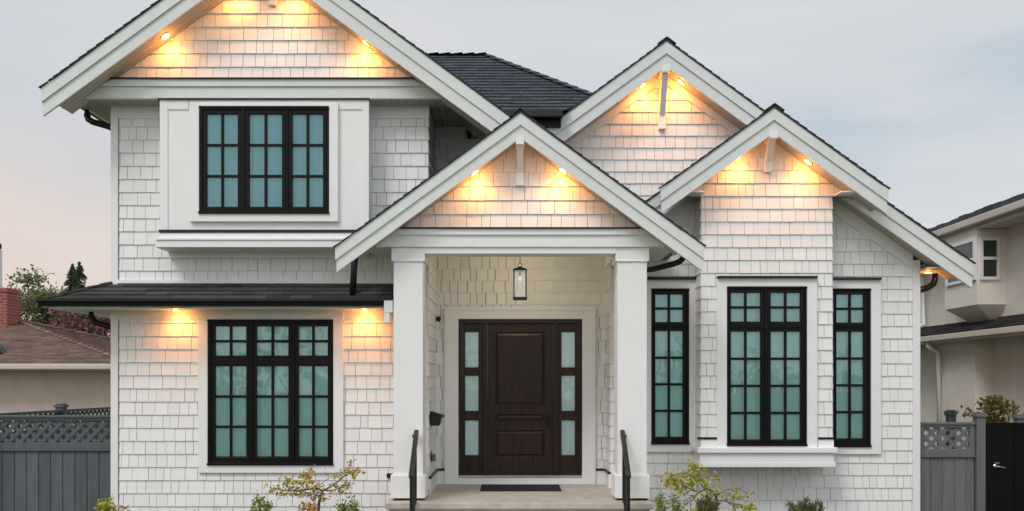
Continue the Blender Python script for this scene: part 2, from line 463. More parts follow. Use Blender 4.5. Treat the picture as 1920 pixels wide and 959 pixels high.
# ------------------------------------------------------------------ ground
g = MB(); g.face([(-250, -250, 0), (250, -250, 0), (250, 400, 0), (-250, 400, 0)])
tag(g.build('ground', M['lawn']), kind='structure')
g = MB(); g.face([(-6.6, 9.2, 0.004), (7.2, 9.2, 0.004), (7.2, 13.2, 0.004), (-6.6, 13.2, 0.004)])
tag(g.build('garden_bed', M['soil']), kind='structure')
g = MB(); g.face([(-0.9, -4, 0.008), (1.1, -4, 0.008), (1.1, 10.66, 0.008), (-0.9, 10.66, 0.008)])
tag(g.build('front_path', M['concrete']), kind='structure')
g = MB(); g.face([(-250, -17, 0.004), (250, -17, 0.004), (250, -9, 0.004), (-250, -9, 0.004)])
tag(g.build('road', M['asphalt']), kind='structure')
g = MB(); g.box(-250, 250, -8.98, -8.8, 0.002, 0.13); g.box(-250, 250, -17.2, -17.02, 0.002, 0.13)
tag(g.build('kerb', M['concrete']), kind='structure')

# ------------------------------------------------------------------ the house: depths of its planes
DC = 11.5            # porch columns
DL, DLB, DLG, DLR = 12.2, 11.85, 11.95, 11.55        # left wall, its upper bay, its gable wall, its rake
DR, DRB, DR3, DRL = 12.85, 12.45, 12.10, 12.50       # right wall, right bay, small rake, large rake
D2, D2R = 13.40, 13.00                                # middle gable wall and rake
DM, DD = 13.20, 13.40                                 # recessed wall, door wall
DPR = 11.20                                           # porch rake
XL, XM, XP, XR = -5.37, -1.13, 1.40, 5.76             # left corner, left block's right corner, porch's right wall, right corner
FLOOR = H - 1.48
house = thing('house', 'white shingled two storey house with black windows, dark door and lit gables', 'house', (0.1, 12.2, 0))
Fx = Vector((1, 0, 0)); Fz = Vector((0, 0, 1)); Fy = Vector((0, -1, 0))
EXP = 0.176

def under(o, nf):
    """backing coloured grey to stand for shade and grime in the shingle gaps"""
    o.data.materials.append(M['gap_shade_grime'])
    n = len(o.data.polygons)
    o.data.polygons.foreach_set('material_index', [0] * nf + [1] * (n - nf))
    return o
def front_wall(D, polys, holes=(), name='wall', back=0.12, parent=None, **kw):
    mb = MB()
    mb.shingles((0, D, 0), Fx, Fz, Fy, polys, holes, e=kw.pop('e', EXP), v0=kw.pop('v0', 0.03), lean=0.002, jit=0.0015, **kw)
    nf = len(mb.f)
    for p in polys:
        if holes and len(p) == 4 and p[0][1] == p[1][1] and p[2][1] == p[3][1] and p[0][0] == p[3][0] and p[1][0] == p[2][0]:
            for (a, b, c, d) in sub_rect((p[0][0], p[1][0], p[0][1], p[2][1]), holes):
                mb.box(a, b, D, D + back, c, d)
        else:
            mb.xz(list(p), D, D + back)
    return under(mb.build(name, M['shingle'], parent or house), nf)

def rect(x0, x1, z0, z1): return [(x0, z0), (x1, z0), (x1, z1), (x0, z1)]

# ---- windows
def window(o, casing, D, sashes, glassm, label=None, bottom_sill=False, head_flash=None):
    """o, casing, sashes in photo pixels at depth D (front of the frame)"""
    x0, x1, z1, z0 = X(o[0], D), X(o[1], D), Z(o[2], D), Z(o[3], D)
    w = MB()                                            # outer frame: fixed frame round the sashes
    sr = []
    for (a, b, c, d, nx, ny) in sashes:
        sr.append((X(a, D) - 0.050, X(b, D) + 0.050, Z(d, D) - 0.050, Z(c, D) + 0.050))
    sr = [(max(r[0], x0 + 0.022), min(r[1], x1 - 0.022), max(r[2], z0 + 0.03), min(r[3], z1 - 0.022)) for r in sr]
    for (a, b, c, d) in sub_rect((x0, x1, z0, z1), sr):
        w.box(a, b, D, D + 0.11, c, d)
    w.box(x0 - 0.008, x1 + 0.008, D - 0.012, D + 0.02, z0 - 0.014, z0 + 0.016)
    w.box(x0 - 0.004, x1 + 0.004, D - 0.008, D + 0.02, z1 - 0.018, z1 + 0.006)
    wo_ = w.build('window', M['black'], house, bevel=0.003, seg=1)
    if label: wo_['label'] = label
    for r, (a, b, c, d, nx, ny) in zip(sr, sashes):
        gx0, gx1, gz0, gz1 = X(a, D), X(b, D), Z(d, D), Z(c, D)
        s = MB()
        for (p, q, u, v) in sub_rect((r[0] + 0.003, r[1] - 0.003, r[2] + 0.003, r[3] - 0.003), [(gx0, gx1, gz0, gz1)]):
            s.box(p, q, D + 0.014, D + 0.070, u, v)
        # sloped glazing bead at the bottom
        s.yz([(D + 0.02, gz0 - 0.004), (D + 0.058, gz0 + 0.012), (D + 0.058, gz0 - 0.004)], gx0 + 0.001, gx1 - 0.001)
        mw = 0.0175
        for k in range(1, nx):
            xm = gx0 + (gx1 - gx0) * k / nx
            s.box(xm - mw, xm + mw, D + 0.028, D + 0.058, gz0 + 0.001, gz1 - 0.001)
        for k in range(1, ny):
            zm = gz0 + (gz1 - gz0) * k / ny
            s.box(gx0 + 0.001, gx1 - 0.001, D + 0.031, D + 0.055, zm - mw, zm + mw)
        s.build('sash', M['black'], wo_, bevel=0.003, seg=1)
        gm = MB(); gm.face([(gx0 - 0.01, D + 0.046, gz0 - 0.01), (gx1 + 0.01, D + 0.046, gz0 - 0.01), (gx1 + 0.01, D + 0.046, gz1 + 0.01), (gx0 - 0.01, D + 0.046, gz1 + 0.01)])
        gm.build('glass', glassm, wo_)
    cu = MB()                                           # curtain hung behind the panes, gathered differently along its width
    rc = random.Random(int(x0 * 1000)); n_ = int((x1 - x0) / 0.012); ph = 0; cx = []
    for k in range(n_ + 1):
        u = k / n_; ph += 0.65 * (0.75 + 0.5 * math.sin(u * 7 + rc.random() * 0.3))
        cx.append((x0 + 0.014 + (x1 - x0 - 0.028) * u, D + 0.092 + 0.016 * math.sin(ph) * (0.35 + 0.65 * abs(math.sin(u * 5.1 + x0)))))
    for k in range(n_):
        (a, b), (c, d) = cx[k], cx[k + 1]
        cu.face([(a, b, z0 + 0.014), (c, d, z0 + 0.014), (c, d, z1 - 0.014), (a, b, z1 - 0.014)])
    cu.build('curtain', M['curtain'], wo_, smooth=True)
    if casing:
        c = MB()
        r = (X(casing[0], D), X(casing[1], D), Z(casing[3], D), Z(casing[2], D))
        for (a, b, u, v) in sub_rect(r, [(x0 - 0.004, x1 + 0.004, z0 - 0.004, z1 + 0.004)]):
            c.box(a, b, D + 0.012, D + 0.085, u, v)
        c.build('casing', M['trim'], wo_)
    if head_flash:
        c = MB(); c.box(X(head_flash[0], D), X(head_flash[1], D), D - 0.03, D + 0.07, Z(head_flash[3], D), Z(head_flash[2], D))
        c.build('head_flashing', M['blackmetal'], wo_)
    return (x0 + 0.01, x1 - 0.01, z0 + 0.01, z1 - 0.01)

holes = {}
W2 = [(a, b, c, d, 2, n) for (a, b) in ((402, 461), (480, 540), (559, 614)) for (c, d, n) in ((612, 668, 2), (687, 858, 3))]
holes['left'] = [window((389, 624, 600, 871), (371, 643, 583, 887), DL - 0.06, W2, M['glass'], 'three-wide ground floor window with small transom sashes')]
W3 = [(1229, 1281, 552, 605, 2, 2), (1229, 1281, 621, 821, 2, 4)]
W5 = [(1569, 1621, 552, 606, 2, 2), (1569, 1621, 622, 824, 2, 4)]
holes['right'] = [window((1222, 1292, 542, 832), (1213, 1307, 525, 848), DR - 0.06, W3, M['glass'], 'narrow window beside the right porch column', head_flash=(1213, 1306, 520, 525)),
                  window((1563, 1633, 542, 837), (1550, 1653, 525, 852), DR - 0.06, W5, M['glass'], 'narrow window right of the bay', head_flash=(1550, 1652, 521, 525))]
W4 = [(a, b, c, d, 2, n) for (a, b) in ((1371, 1427), (1446, 1502)) for (c, d, n) in ((549, 604, 2), (622, 826, 4))]
holes['bay'] = [window((1364, 1513, 538, 835), (1345, 1533, 522, 840), DRB - 0.06, W4, M['glass'], 'two-wide window on the front of the bay', head_flash=(1345, 1532, 518, 522))]
W1 = [(a, b, 213, 388, 2, 3) for (a, b) in ((386, 445), (466, 528), (547, 605))]
holes['up'] = [window((373, 616, 200, 399), (355, 633, 191, 415), DLB - 0.06, W1, M['glass_up'], 'three-wide upstairs window in the panelled bay')]

# ---- left block
SOF = Z(185, 11.86)                                     # flat soffit height of the upper storey
LP, LXR = 0.73, X(480, DLR)
LZA = Z(165, DLR) + LP * (LXR - X(77, DLR))             # apex of the roof's top line
FV = 0.345                                              # vertical depth of the rake boards
bay_hole = (X(303, DLB), X(689, DLB), Z(440, DLB), SOF)
front_wall(DL, [rect(XL + 0.09, XM, 0, SOF - 0.16)], holes['left'] + [bay_hole])
mb = MB()
mb.shingles((XM, 0, 0), Vector((0, 1, 0)), Fz, Fx, [rect(DL, DD, 0, SOF)], (), e=EXP, v0=0.03)
nf = len(mb.f); mb.box(XM - 0.12, XM, DL + 0.125, DD, 0, SOF)
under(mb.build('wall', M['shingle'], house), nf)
# body of the left block behind its front (keeps the sides closed)
mb = MB(); mb.box(XL + 0.01, XL + 0.1, DL + 0.125, 21, 0, SOF); mb.box(XL, XM, 20.9, 21, 0, SOF); mb.build('wall', M['shingle'], house)
t = MB()
t.box(XL - 0.02, XL + 0.075, DL - 0.024, DL + 0.1, 0, SOF)
t.build('corner_board', M['trim'], house)
t = MB()
t.box(XL + 0.078, X(302, DL), DL - 0.02, DL + 0.05, SOF - 0.165, SOF)
t.box(X(688, DL), XM + 0.016, DL - 0.02, DL + 0.05, SOF - 0.165, SOF)
t.each('frieze_board', M['trim'], house)
t = MB()
t.box(XL + 0.078, XM - 0.3, DL - 0.022, DL + 0.02, Z(600, DL), Z(577, DL))
t.build('frieze_board', M['trim'], house)
# recessed wall between the blocks
front_wall(DM, [rect(XM + 0.01, 0.6, H + 1.98, SOF - 0.17)])
t = MB(); t.box(XM + 0.018, X(873, DM), DM - 0.02, DM + 0.05, SOF - 0.17, SOF - 0.001); t.build('frieze_board', M['trim'], house)

# upper panelled bay
b_ = MB()
bx0, bx1 = X(302, DLB), X(690, DLB)
zb0 = Z(447, DLB)
for (a, b, u, v) in sub_rect((bx0, bx1, zb0, SOF - 0.005), holes['up']):
    b_.box(a, b, DLB, DLB + 0.1, u, v)
b_.box(bx0, bx0 + 0.1, DLB + 0.101, DL + 0.1, zb0, SOF - 0.005)
b_.box(bx1 - 0.1, bx1, DLB + 0.101, DL + 0.1, zb0, SOF - 0.005)
bay = b_.build('bay', M['trim'], house)
p_ = MB()
zt, zp = SOF - 0.012, Z(206, DLB)
p_.box(bx0 - 0.012, X(315, DLB), DLB - 0.014, DLB + 0.001, zb0, zt)
p_.box(X(680, DLB), bx1 + 0.012, DLB - 0.014, DLB + 0.001, zb0, zt)
p_.box(X(315, DLB) + 0.001, X(353.5, DLB), DLB - 0.013, DLB + 0.001, zp, zt)
p_.box(X(634.5, DLB), X(680, DLB) - 0.001, DLB - 0.013, DLB + 0.001, zp, zt)
p_.each('panel_frame', M['trim'], bay)
p_ = MB(); p_.box(X(297, DLB), X(693, DLB), DLB - 0.035, DLB + 0.05, SOF - 0.026, SOF - 0.007)
p_.build('head_flashing', M['blackmetal'], bay)
p_ = MB(); p_.box(X(300, DLB), X(693, DLB), DLB - 0.045, DLB + 0.02, Z(437, DLB), Z(432, DLB))
p_.build('sill_flashing', M['blackmetal'], bay)
p_ = MB()
p_.box(X(301, DLB), X(691, DLB), DLB - 0.03, DLB + 0.3, Z(449, DLB), Z(437, DLB) - 0.001)
p_.box(X(296, DLB), X(696, DLB), DLB - 0.09, DLB + 0.34, Z(466, DLB), Z(449, DLB) - 0.001)
p_.box(X(298, DLB), X(694, DLB), DLB - 0.105, DLB + 0.3, Z(453, DLB), Z(449, DLB) + 0.004)
p_.build('sill', M['trim'], bay, bevel=0.006)
p_ = MB(); p_.box(X(320, DL), X(692, DL), DL - 0.04, DL + 0.02, Z(485, DL), Z(463, DL)); p_.build('apron_board', M['trim'], bay)

# ---- roofs
def slope_len(dx, p): return dx * math.sqrt(1 + p * p)
def gable_roof(xr, za, p, hl, hr, yf, yb, fv=FV, tail=(0.0, 0.0), label=None, soffit_to=None, roofm=None, rnd_seed=1, split=0.5):
    """a gable roof whose rake boards' top line starts at (xr, za); hl, hr: half widths of the rake; tail: how far the rake boards run past the eaves"""
    rm = roofm or M['roof']
    rnd = random.Random(rnd_seed)
    q = math.sqrt(1 + p * p)
    sh = MB()
    for sgn, hw, tl in ((-1, hl, tail[0]), (1, hr, tail[1])):
        V = Vector((-sgn / q, 0, p / q)); Nn = Vector((sgn * p / q, 0, 1 / q)); U = Vector((0, 1, 0))
        ex = hw - tl + 0.03
        O = Vector((xr + sgn * ex, 0, za - p * ex + 0.008))
        L_ = slope_len(ex, p)
        # each slope: a thin deck and courses of tabs; front edge overhangs the board by 2 cm
        ap = [(yf - 0.022, 0), (yb, 0), (yb, L_), (yf - 0.022, L_)]
        if sgn < 0:
            U2 = Vector((0, -1, 0)); ap = [(-yb, 0), (-(yf - 0.022), 0), (-(yf - 0.022), L_), (-yb, L_)]
        else: U2 = U
        if tl > 0:                                      # the tail strip over the rake board only
            O2 = Vector((xr + sgn * (hw + 0.02), 0, za - p * (hw + 0.02) + 0.008)); L2 = slope_len(tl - 0.01, p)
            a2 = [(yf - 0.022, 0), (yf + 0.05, 0), (yf + 0.05, L2), (yf - 0.022, L2)]
            if sgn < 0: a2 = [(-(yf + 0.05), 0), (-(yf - 0.022), 0), (-(yf - 0.022), L2), (-(yf + 0.05), L2)]
            sh.shingles(O2, U2, V, Nn, [a2], e=0.14, wr=(0.2, 0.36), thick=0.013, gap=0.004, rnd=rnd, jit=0.006)
        sh.shingles(O, U2, V, Nn, [ap], e=0.14, wr=(0.18, 0.36), thick=0.014, gap=0.006, rnd=rnd, jit=0.012)
        x_in, x_out = xr, xr + sgn * ex
        poly = [(x_in, za + 0.008), (x_out, za - p * ex + 0.008), (x_out, za - p * ex - 0.008), (x_in, za - 0.008)]
        sh.xz(poly, yf - 0.015, yb)
    k = yf - 0.03
    while k < yb:                                       # ridge caps
        for sgn in (-1, 1):
            sh.tint = rnd.random()
            sh.extr([(0, 0), (sgn * 0.13, -p * 0.13), (sgn * 0.13, -p * 0.13 + 0.014), (0, 0.014)],
                    lambda a, b, k=k: (xr + a, k, za + 0.036 + b), lambda a, b, k=k: (xr + a, k + 0.30, za + 0.024 + b))
        k += 0.2
    ro = sh.build('roof', rm, house)
    if label: ro['label'] = label
    t1 = fv * split
    for sgn, hw in ((-1, hl), (1, hr)):
        m = MB()
        f = lambda x, dz: (xr + sgn * x, za - p * x - dz)
        m.xz([f(0, 0.0), f(hw, 0.0), f(hw, t1), f(0, t1)], yf, yf + 0.05)
        m.xz([f(0, t1 - 0.001), f(hw - 0.012, t1 - 0.001), f(hw - 0.012, fv), f(0, fv)], yf + 0.022, yf + 0.06)
        m.build('rake_board', M['rake'], ro)
    so = MB()
    yst = soffit_to or yb
    for sgn, hw, tl in ((-1, hl, tail[0]), (1, hr, tail[1])):
        f = lambda x, dz: (xr + sgn * x, za - p * x - dz)
        e2 = hw - tl
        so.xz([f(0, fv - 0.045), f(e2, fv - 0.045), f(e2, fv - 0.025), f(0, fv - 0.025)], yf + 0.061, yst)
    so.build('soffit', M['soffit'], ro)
    return ro

def gutter(parent, x0, x1, y, ztop, axis='X', ends=True, prof=0.115):
    """K-profile gutter; axis X: along x with its face at y; axis Y: along y from x0..x1 with its face at x = y"""
    g_ = MB()
    P = [(0, 0), (0.0, -0.035), (-0.02, -0.05), (-0.045, prof * -0.8), (-0.055, -prof), (-prof, -prof), (-prof, 0), (-prof + 0.012, 0), (-prof + 0.012, -prof + 0.015), (-0.06, -prof + 0.015), (-0.014, -0.04), (-0.014, 0)]
    return g_, P

def left_roof():
    ro = gable_roof(LXR, LZA, LP, LXR - X(77, DLR), X(955, DLR) - LXR, DLR, 19.0, fv=0.36, tail=(0.18, 0.0), label='large gable roof over the left block', soffit_to=DLG + 0.05, rnd_seed=3)
    # eave fascia + gutter down the left side
    ex = X(130, 11.86)
    m = MB(); m.box(ex, ex + 0.03, DLR + 0.062, 19, SOF, LZA - LP * (LXR - ex) - 0.03); m.build('fascia', M['trim'], ro)
    m = MB(); m.box(ex - 0.11, ex - 0.002, DLR + 0.08, 19, SOF + 0.03, SOF + 0.125); m.build('gutter', M['blackmetal'], ro)
    # flat soffit: under the eave, under the gable front and over the recess
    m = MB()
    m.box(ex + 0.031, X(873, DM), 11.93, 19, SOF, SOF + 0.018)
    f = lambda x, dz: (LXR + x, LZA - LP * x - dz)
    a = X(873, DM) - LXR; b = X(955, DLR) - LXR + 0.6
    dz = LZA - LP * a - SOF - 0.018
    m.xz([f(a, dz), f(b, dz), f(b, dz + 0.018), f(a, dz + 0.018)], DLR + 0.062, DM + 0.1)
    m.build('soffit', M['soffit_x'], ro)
    # band across the foot of the gable
    yb0 = 11.86
    def inner(z): return (LZA - 0.345 - z) / LP - 0.02
    zt1, zm1 = Z(150, yb0), Z(163, yb0)
    m = MB()
    m.xz([(LXR - (LXR - ex) + 0.035, SOF), (X(862, yb0), SOF), (LXR + inner(zm1) + .06, zm1), (LXR - inner(zm1) - .06, zm1)], yb0, 11.93)
    m.xz([(LXR - inner(zm1) - .05, zm1 + 0.001), (LXR + inner(zm1) + .05, zm1 + 0.001), (LXR + inner(zt1), zt1), (LXR - inner(zt1), zt1)], yb0 - 0.022, 11.93)
    m.build('frieze_band', M['rake'], ro)
    m = MB(); m.box(LXR - inner(zt1) - 0.02, LXR + inner(zt1) + 0.02, yb0 - 0.045, DLG, zt1 + 0.001, zt1 + 0.018); m.build('band_flashing', M['blackmetal'], ro)
    hz = LZA - 0.33
    hw = (hz - zt1) / LP
    front_wall(DLG, [[(LXR - hw, zt1), (LXR + hw, zt1), (LXR, hz)]], parent=house, name='gable_wall', v0=zt1 + 0.02)
    return ro
lroof = left_roof()

def bracket(xc, zt, zb, yf, yw, w, parent):
    """timber knee brace: a beam end under the ridge and a strut down to the wall"""
    m = MB()
    m.box(xc - w / 2, xc + w / 2, yf + 0.02, yw, zt - 0.11, zt)
    m.yz([(yf + 0.07, zt - 0.111), (yf + 0.19, zt - 0.111), (yw, zb + 0.11), (yw, zb)], xc - w / 2 + 0.012, xc + w / 2 - 0.012)
    m.box(xc - w / 2 + 0.004, xc + w / 2 - 0.004, yw - 0.07, yw - 0.018, zb - 0.05, zb + 0.16)
    return m.build('bracket', M['trim'], parent, bevel=0.004, seg=1)
bracket(X(497, DLR), LZA - 0.32, Z(15, DLG) + 0.06, DLR, DLG, 0.11, lroof)

# ---- main roof behind (hipped)
def main_roof():
    ye, ze, yr_ = 12.90, Z(208, 12.90), 15.10
    zr = Z(103, 15.1); xe = X(912, 15.1); run = yr_ - ye; p = (zr - ze) / run
    q = math.sqrt(1 + p * p); L_ = run * q
    m = MB(); rnd = random.Random(11)
    x0 = -4.0
    O = Vector((0, ye, ze)); V = Vector((0, 1 / q, p / q)); Nn = Vector((0, -p / q, 1 / q))
    m.shingles(O, Fx, V, Nn, [[(x0, 0), (0.75, 0), (1.26, 0.50 * q), (xe, L_), (x0, L_)]], e=0.14, wr=(0.16, 0.34), thick=0.02, gap=0.006, rnd=rnd, jit=0.006)
    m.face([(x0, ye, ze - 0.002), (0.75, ye, ze - 0.002), (1.26, ye + 0.5, ze + 0.5 * p - 0.002), (xe, yr_, zr - 0.002), (x0, yr_, zr - 0.002)])
    m.face([(1.26, ye + 0.5, ze + 0.5 * p), (xe + run, ye + 0.7, ze), (xe + run, yr_ + run, ze), (xe, yr_, zr)])
    m.face([(xe + run, yr_ + run, ze), (x0, yr_ + run, ze), (x0, yr_, zr), (xe, yr_, zr)])
    # hip and ridge caps
    def caps(a, b, n):
        a, b = Vector(a), Vector(b)
        for k in range(n):
            s0 = a.lerp(b, k / n); s1 = a.lerp(b, (k + 1.25) / n)
            m.tint = rnd.random()
            d = (b - a).normalized(); sd = d.cross(Fz).normalized() * 0.12
            up = Vector((0, 0, 0.035)); lo = Vector((0, 0, 0.015))
            m.face([s0 - sd + lo * 0, s0 + up, s1 + lo, s1 - sd - up])
            m.face([s0 + up, s0 + sd + lo * 0, s1 + sd - up, s1 + lo])
            m.face([s0 - sd, s0 - sd - up, s0 + sd - up, s0 + sd, s0 + up])
    caps((1.27, ye + 0.5, ze + 0.5 * p), (xe, yr_, zr), 12)
    caps((xe, yr_, zr), (x0, yr_, zr), 18)
    ro = m.build('roof', M['roof'], house); ro['label'] = 'dark hipped main roof behind the gables'
    m = MB(); m.box(x0, 0.72, ye - 0.10, ye + 0.02, ze - 0.115, ze - 0.012); m.build('gutter', M['blackmetal'], ro, bevel=0.012)
    m = MB(); m.box(-0.6, 0.7, ye + 0.03, ye + 0.06, SOF - 0.06, ze - 0.02); m.box(-0.6, 0.7, ye + 0.061, D2 + 0.3, SOF - 0.06, SOF - 0.04); m.build('fascia', M['black'], ro)
main_roof()

# ---- middle gable
X2, Z2A = X(1250, D2R), Z(76, D2R)
r2 = gable_roof(X2, Z2A, 0.73, 1.95, 2.2, D2R, 18.5, fv=0.365, label='middle gable roof with a single knee brace', soffit_to=D2, rnd_seed=5)
hz = Z2A - 0.335
front_wall(D2, [[(X2 - 2.1, H + 1.0), (X2 + 2.1, H + 1.0), (X2 + 2.1, hz - 0.73 * 2.1), (X2, hz), (X2 - 2.1, hz - 0.73 * 2.1)]], name='gable_wall', v0=0.06)
m = MB()
for sgn in (-1, 1):
    f = lambda x, dz: (X2 + sgn * x, hz - 0.73 * x - dz)
    m.xz([f(0, -0.01), f(2.0, -0.01), f(2.0, 0.13), f(0, 0.13)], D2 - 0.03, D2 + 0.02)
m.each('wall_trim', M['trim'], r2)
bracket(X(1249, D2R), Z2A - 0.335, Z(238, D2), D2R, D2, 0.115, r2)

# ---- right block: large gable with the small gable of the bay in front
X3 = 3.50
Z3A = Z(201, DR3); P3 = 0.715
ZLA = H + 3.665; PL = 0.70
rl = gable_roof(X3, ZLA, PL, 1.87, X(1826, DRL) - X3, DRL, 19, fv=0.345, tail=(0.0, 0.2), label='wide gable roof over the right block', soffit_to=DR + 0.02, rnd_seed=8)
r3 = gable_roof(X3, Z3A, P3, X3 - X(1239, DR3), X(1666, DR3) - X3, DR3, DRL + 0.5, fv=0.34, tail=(0.1, 0.1), label='small gable roof over the bay', soffit_to=DRB, rnd_seed=9)
ul = lambda x: ZLA - 0.32 - PL * abs(x - X3)
ZC = H + 1.40
front_wall(DR, [rect(XP, 2.66, 0, ZC), [(XP, ZC), (2.66, ZC), (2.66, ul(2.66)), (XP, ul(XP))], rect(2.66, 4.34, 0, H - 0.6), rect(4.34, XR - 0.09, 0, ZC),
                [(4.34, ZC), (XR - 0.09, ZC), (XR - 0.09, ul(XR - .09)), (4.34, ul(4.34))]], holes['right'])
mb = MB(); mb.box(XR - 0.11, XR - 0.01, DR + 0.125, 19, 0, H + 1.7); mb.build('wall', M['shingle'], house)
t = MB(); t.box(XR - 0.088, XR + 0.016, DR - 0.024, DR + 0.1, 0, H + 1.75); t.build('corner_board', M['trim'], house)
t = MB()
t.xz([(4.40, ul(4.40) + 0.0), (XR - 0.09, ul(XR - .09)), (XR - 0.09, ul(XR - .09) - 0.20), (4.40, ul(4.40) - 0.2)], DR - 0.028, DR + 0.02)
t.xz([(XP + 0.05, ul(XP + 0.05)), (2.6, ul(2.6)), (2.6, ul(2.6) - 0.2), (XP + 0.05, ul(XP + 0.05) - 0.2)], DR - 0.028, DR + 0.02)
t.each('wall_trim', M['trim'], rl)
# right eave: fascia, flat soffit, gutter
S3 = H + 1.60
m = MB(); m.box(XR + 0.36, XR + 0.39, DRL + 0.062, 19, S3, ZLA - PL * (XR + 0.39 - X3) - 0.03); m.build('fascia', M['trim'], rl)
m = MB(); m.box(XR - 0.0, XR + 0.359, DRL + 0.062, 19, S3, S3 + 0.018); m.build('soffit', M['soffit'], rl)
m = MB(); m.box(XR + 0.392, XR + 0.50, DRL + 0.08, 19, S3 + 0.03, S3 + 0.13); m.build('gutter', M['blackmetal'], rl)
m = MB(); m.tube([(XR + 0.445, 13.3, S3 + 0.05), (XR + 0.445, 13.3, S3 - 0.06), (XR + 0.42, 13.3, S3 - 0.14), (XR + 0.34, 13.3, S3 - 0.19), (XR + 0.08, 13.3, S3 - 0.27), (XR + 0.04, 13.3, S3 - 0.32), (XR + 0.04, 13.3, 0.1)], 0.045, 12)
m.build('downspout', M['blackmetal'], rl, smooth=True)
# bay
bx0, bx1 = X(1315, DRB), X(1560, DRB)
zbs = Z(838, DRB)
ZS3 = H + 2.57
u3 = lambda x: Z3A - 0.315 - P3 * abs(x - X3)
hw3 = (Z3A - 0.315 - ZS3) / P3
front_wall(DRB, [rect(bx0, bx1, zbs, ZS3)], holes['bay'])
front_wall(DRB, [[(X3 - hw3, ZS3), (X3 + hw3, ZS3), (X3, Z3A - 0.315)]], name='gable_wall')
mb = MB()
mb.shingles((bx0, 0, 0), Vector((0, -1, 0)), Fz, Vector((-1, 0, 0)), [rect(-DR, -DRB, zbs, ZS3)], (), e=EXP, v0=0.03)
mb.shingles((bx1, 0, 0), Vector((0, 1, 0)), Fz, Vector((1, 0, 0)), [rect(DRB, DR, zbs, ZS3)], (), e=EXP, v0=0.03)
mb.box(bx0, bx0 + 0.08, DRB + 0.121, DR, zbs, ZS3); mb.box(bx1 - 0.08, bx1, DRB + 0.121, DR, zbs, ZS3)
mb.build('wall', M['shingle'], house)
m = MB()
m.box(X3 - 1.41, bx0 - 0.017, DR3 + 0.062, DRL - 0.001, ZS3, ZS3 + 0.018)
m.box(bx1 + 0.017, X3 + 1.41, DR3 + 0.062, DRL - 0.001, ZS3, ZS3 + 0.018)
m.box(X3 - 1.44, X3 - 1.411, DR3 + 0.062, DRL - 0.001, ZS3, Z3A - P3 * 1.44 - 0.02)
m.box(X3 + 1.411, X3 + 1.44, DR3 + 0.062, DRL - 0.001, ZS3, Z3A - P3 * 1.44 - 0.02)
m.each('soffit', M['trim'], r3)
m = MB()
ds = DRB - 0.02
m.box(X(1306, ds), X(1567, ds), DRB - 0.11, DR - 0.02, Z(849, ds), Z(839, ds))
m.box(X(1311, ds), X(1562, ds), DRB - 0.07, DR - 0.02, Z(866, ds), Z(849, ds) - 0.001)
m.box(X(1309, ds), X(1564, ds), DRB - 0.085, DR - 0.02, Z(876, ds), Z(866, ds) - 0.001)
m.build('bay_sill', M['trim'], house, bevel=0.008)
m = MB()
for a, b in ((1308, 1345), (1533, 1562)):
    m.box(X(a, DRB), X(b, DRB), DRB - 0.04, DRB + 0.02, Z(824, DRB), Z(820, DRB))
m.each('flashing', M['blackmetal'], house)
m = MB()
for a, b in ((1313, 1345), (1533, 1562)):
    m.box(X(a, DRB), X(b, DRB), DRB - 0.028, DRB + 0.02, Z(839, DRB), Z(824, DRB) - 0.001)
m.each('base_trim', M['trim'], house)
bracket(X(1452, DR3), Z3A - 0.30, Z(318, DRB), DR3, DRB, 0.11, r3)

# ---- porch
XPC = 0.105
PZA, PP = Z(210, DPR), 0.731
pr = gable_roof(XPC, PZA, PP, 2.29, 2.27, DPR, D2 + 0.05, fv=0.315, tail=(0.3, 0.3), label='gable roof over the front porch', soffit_to=DC + 0.05, rnd_seed=13)
zbt, zbm, zbb, zbl = Z(430, 11.46), Z(441, 11.46), Z(462, 11.46), Z(475, 11.46)
def pu(z): return (PZA - 0.30 - z) / PP
S4 = Z(463, 11.46)
m = MB()
m.xz([(XPC - 1.92, S4), (XPC + 1.92, S4), (XPC + pu(zbm) + 0.05, zbm), (XPC - pu(zbm) - 0.05, zbm)], 11.46, 11.56)
m.xz([(XPC - pu(zbm) - 0.04, zbm + .001), (XPC + pu(zbm) + .04, zbm + .001), (XPC + pu(zbt), zbt), (XPC - pu(zbt), zbt)], 11.435, 11.56)
m.box(-1.115, 1.32, 11.485, 11.80, zbl, S4 - 0.001)
m.build('beam', M['trim'], pr)
m = MB(); m.box(XPC - pu(zbt) - .02, XPC + pu(zbt) + .02, 11.41, 11.53, zbt + .001, zbt + .018); m.build('band_flashing', M['blackmetal'], pr)
hz = PZA - 0.29; hw = (hz - zbt) / PP
front_wall(11.53, [[(XPC - hw, zbt), (XPC + hw, zbt), (XPC, hz)]], name='gable_wall', v0=zbt + 0.025)
bracket(X(975, DPR), PZA - 0.285, Z(343, 11.53), DPR, 11.53, 0.105, pr)
m = MB()
m.box(XPC - 1.95, -1.47, 11.57, DL + 0.05, S4, S4 + 0.018)
m.box(1.66, XPC + 1.95, 11.57, DR + 0.05, S4, S4 + 0.018)
m.each('soffit', M['trim'], pr)
m = MB()
for sgn, yb in ((-1, DL), (1, DR)):
    a, b = sorted((XPC + sgn * 1.951, XPC + sgn * 1.98))
    m.box(a, b, DPR + 0.062, yb, S4 - 0.0, PZA - PP * 1.98 - 0.03)
m.each('fascia', M['trim'], pr)
m = MB()
for sgn, yb in ((-1, DL), (1, DR)):
    a, b = sorted((XPC + sgn * 1.982, XPC + sgn * 2.09))
    m.box(a, b, DPR + 0.07, yb, S4 + 0.02, S4 + 0.12)
m.each('gutter', M['blackmetal'], pr)
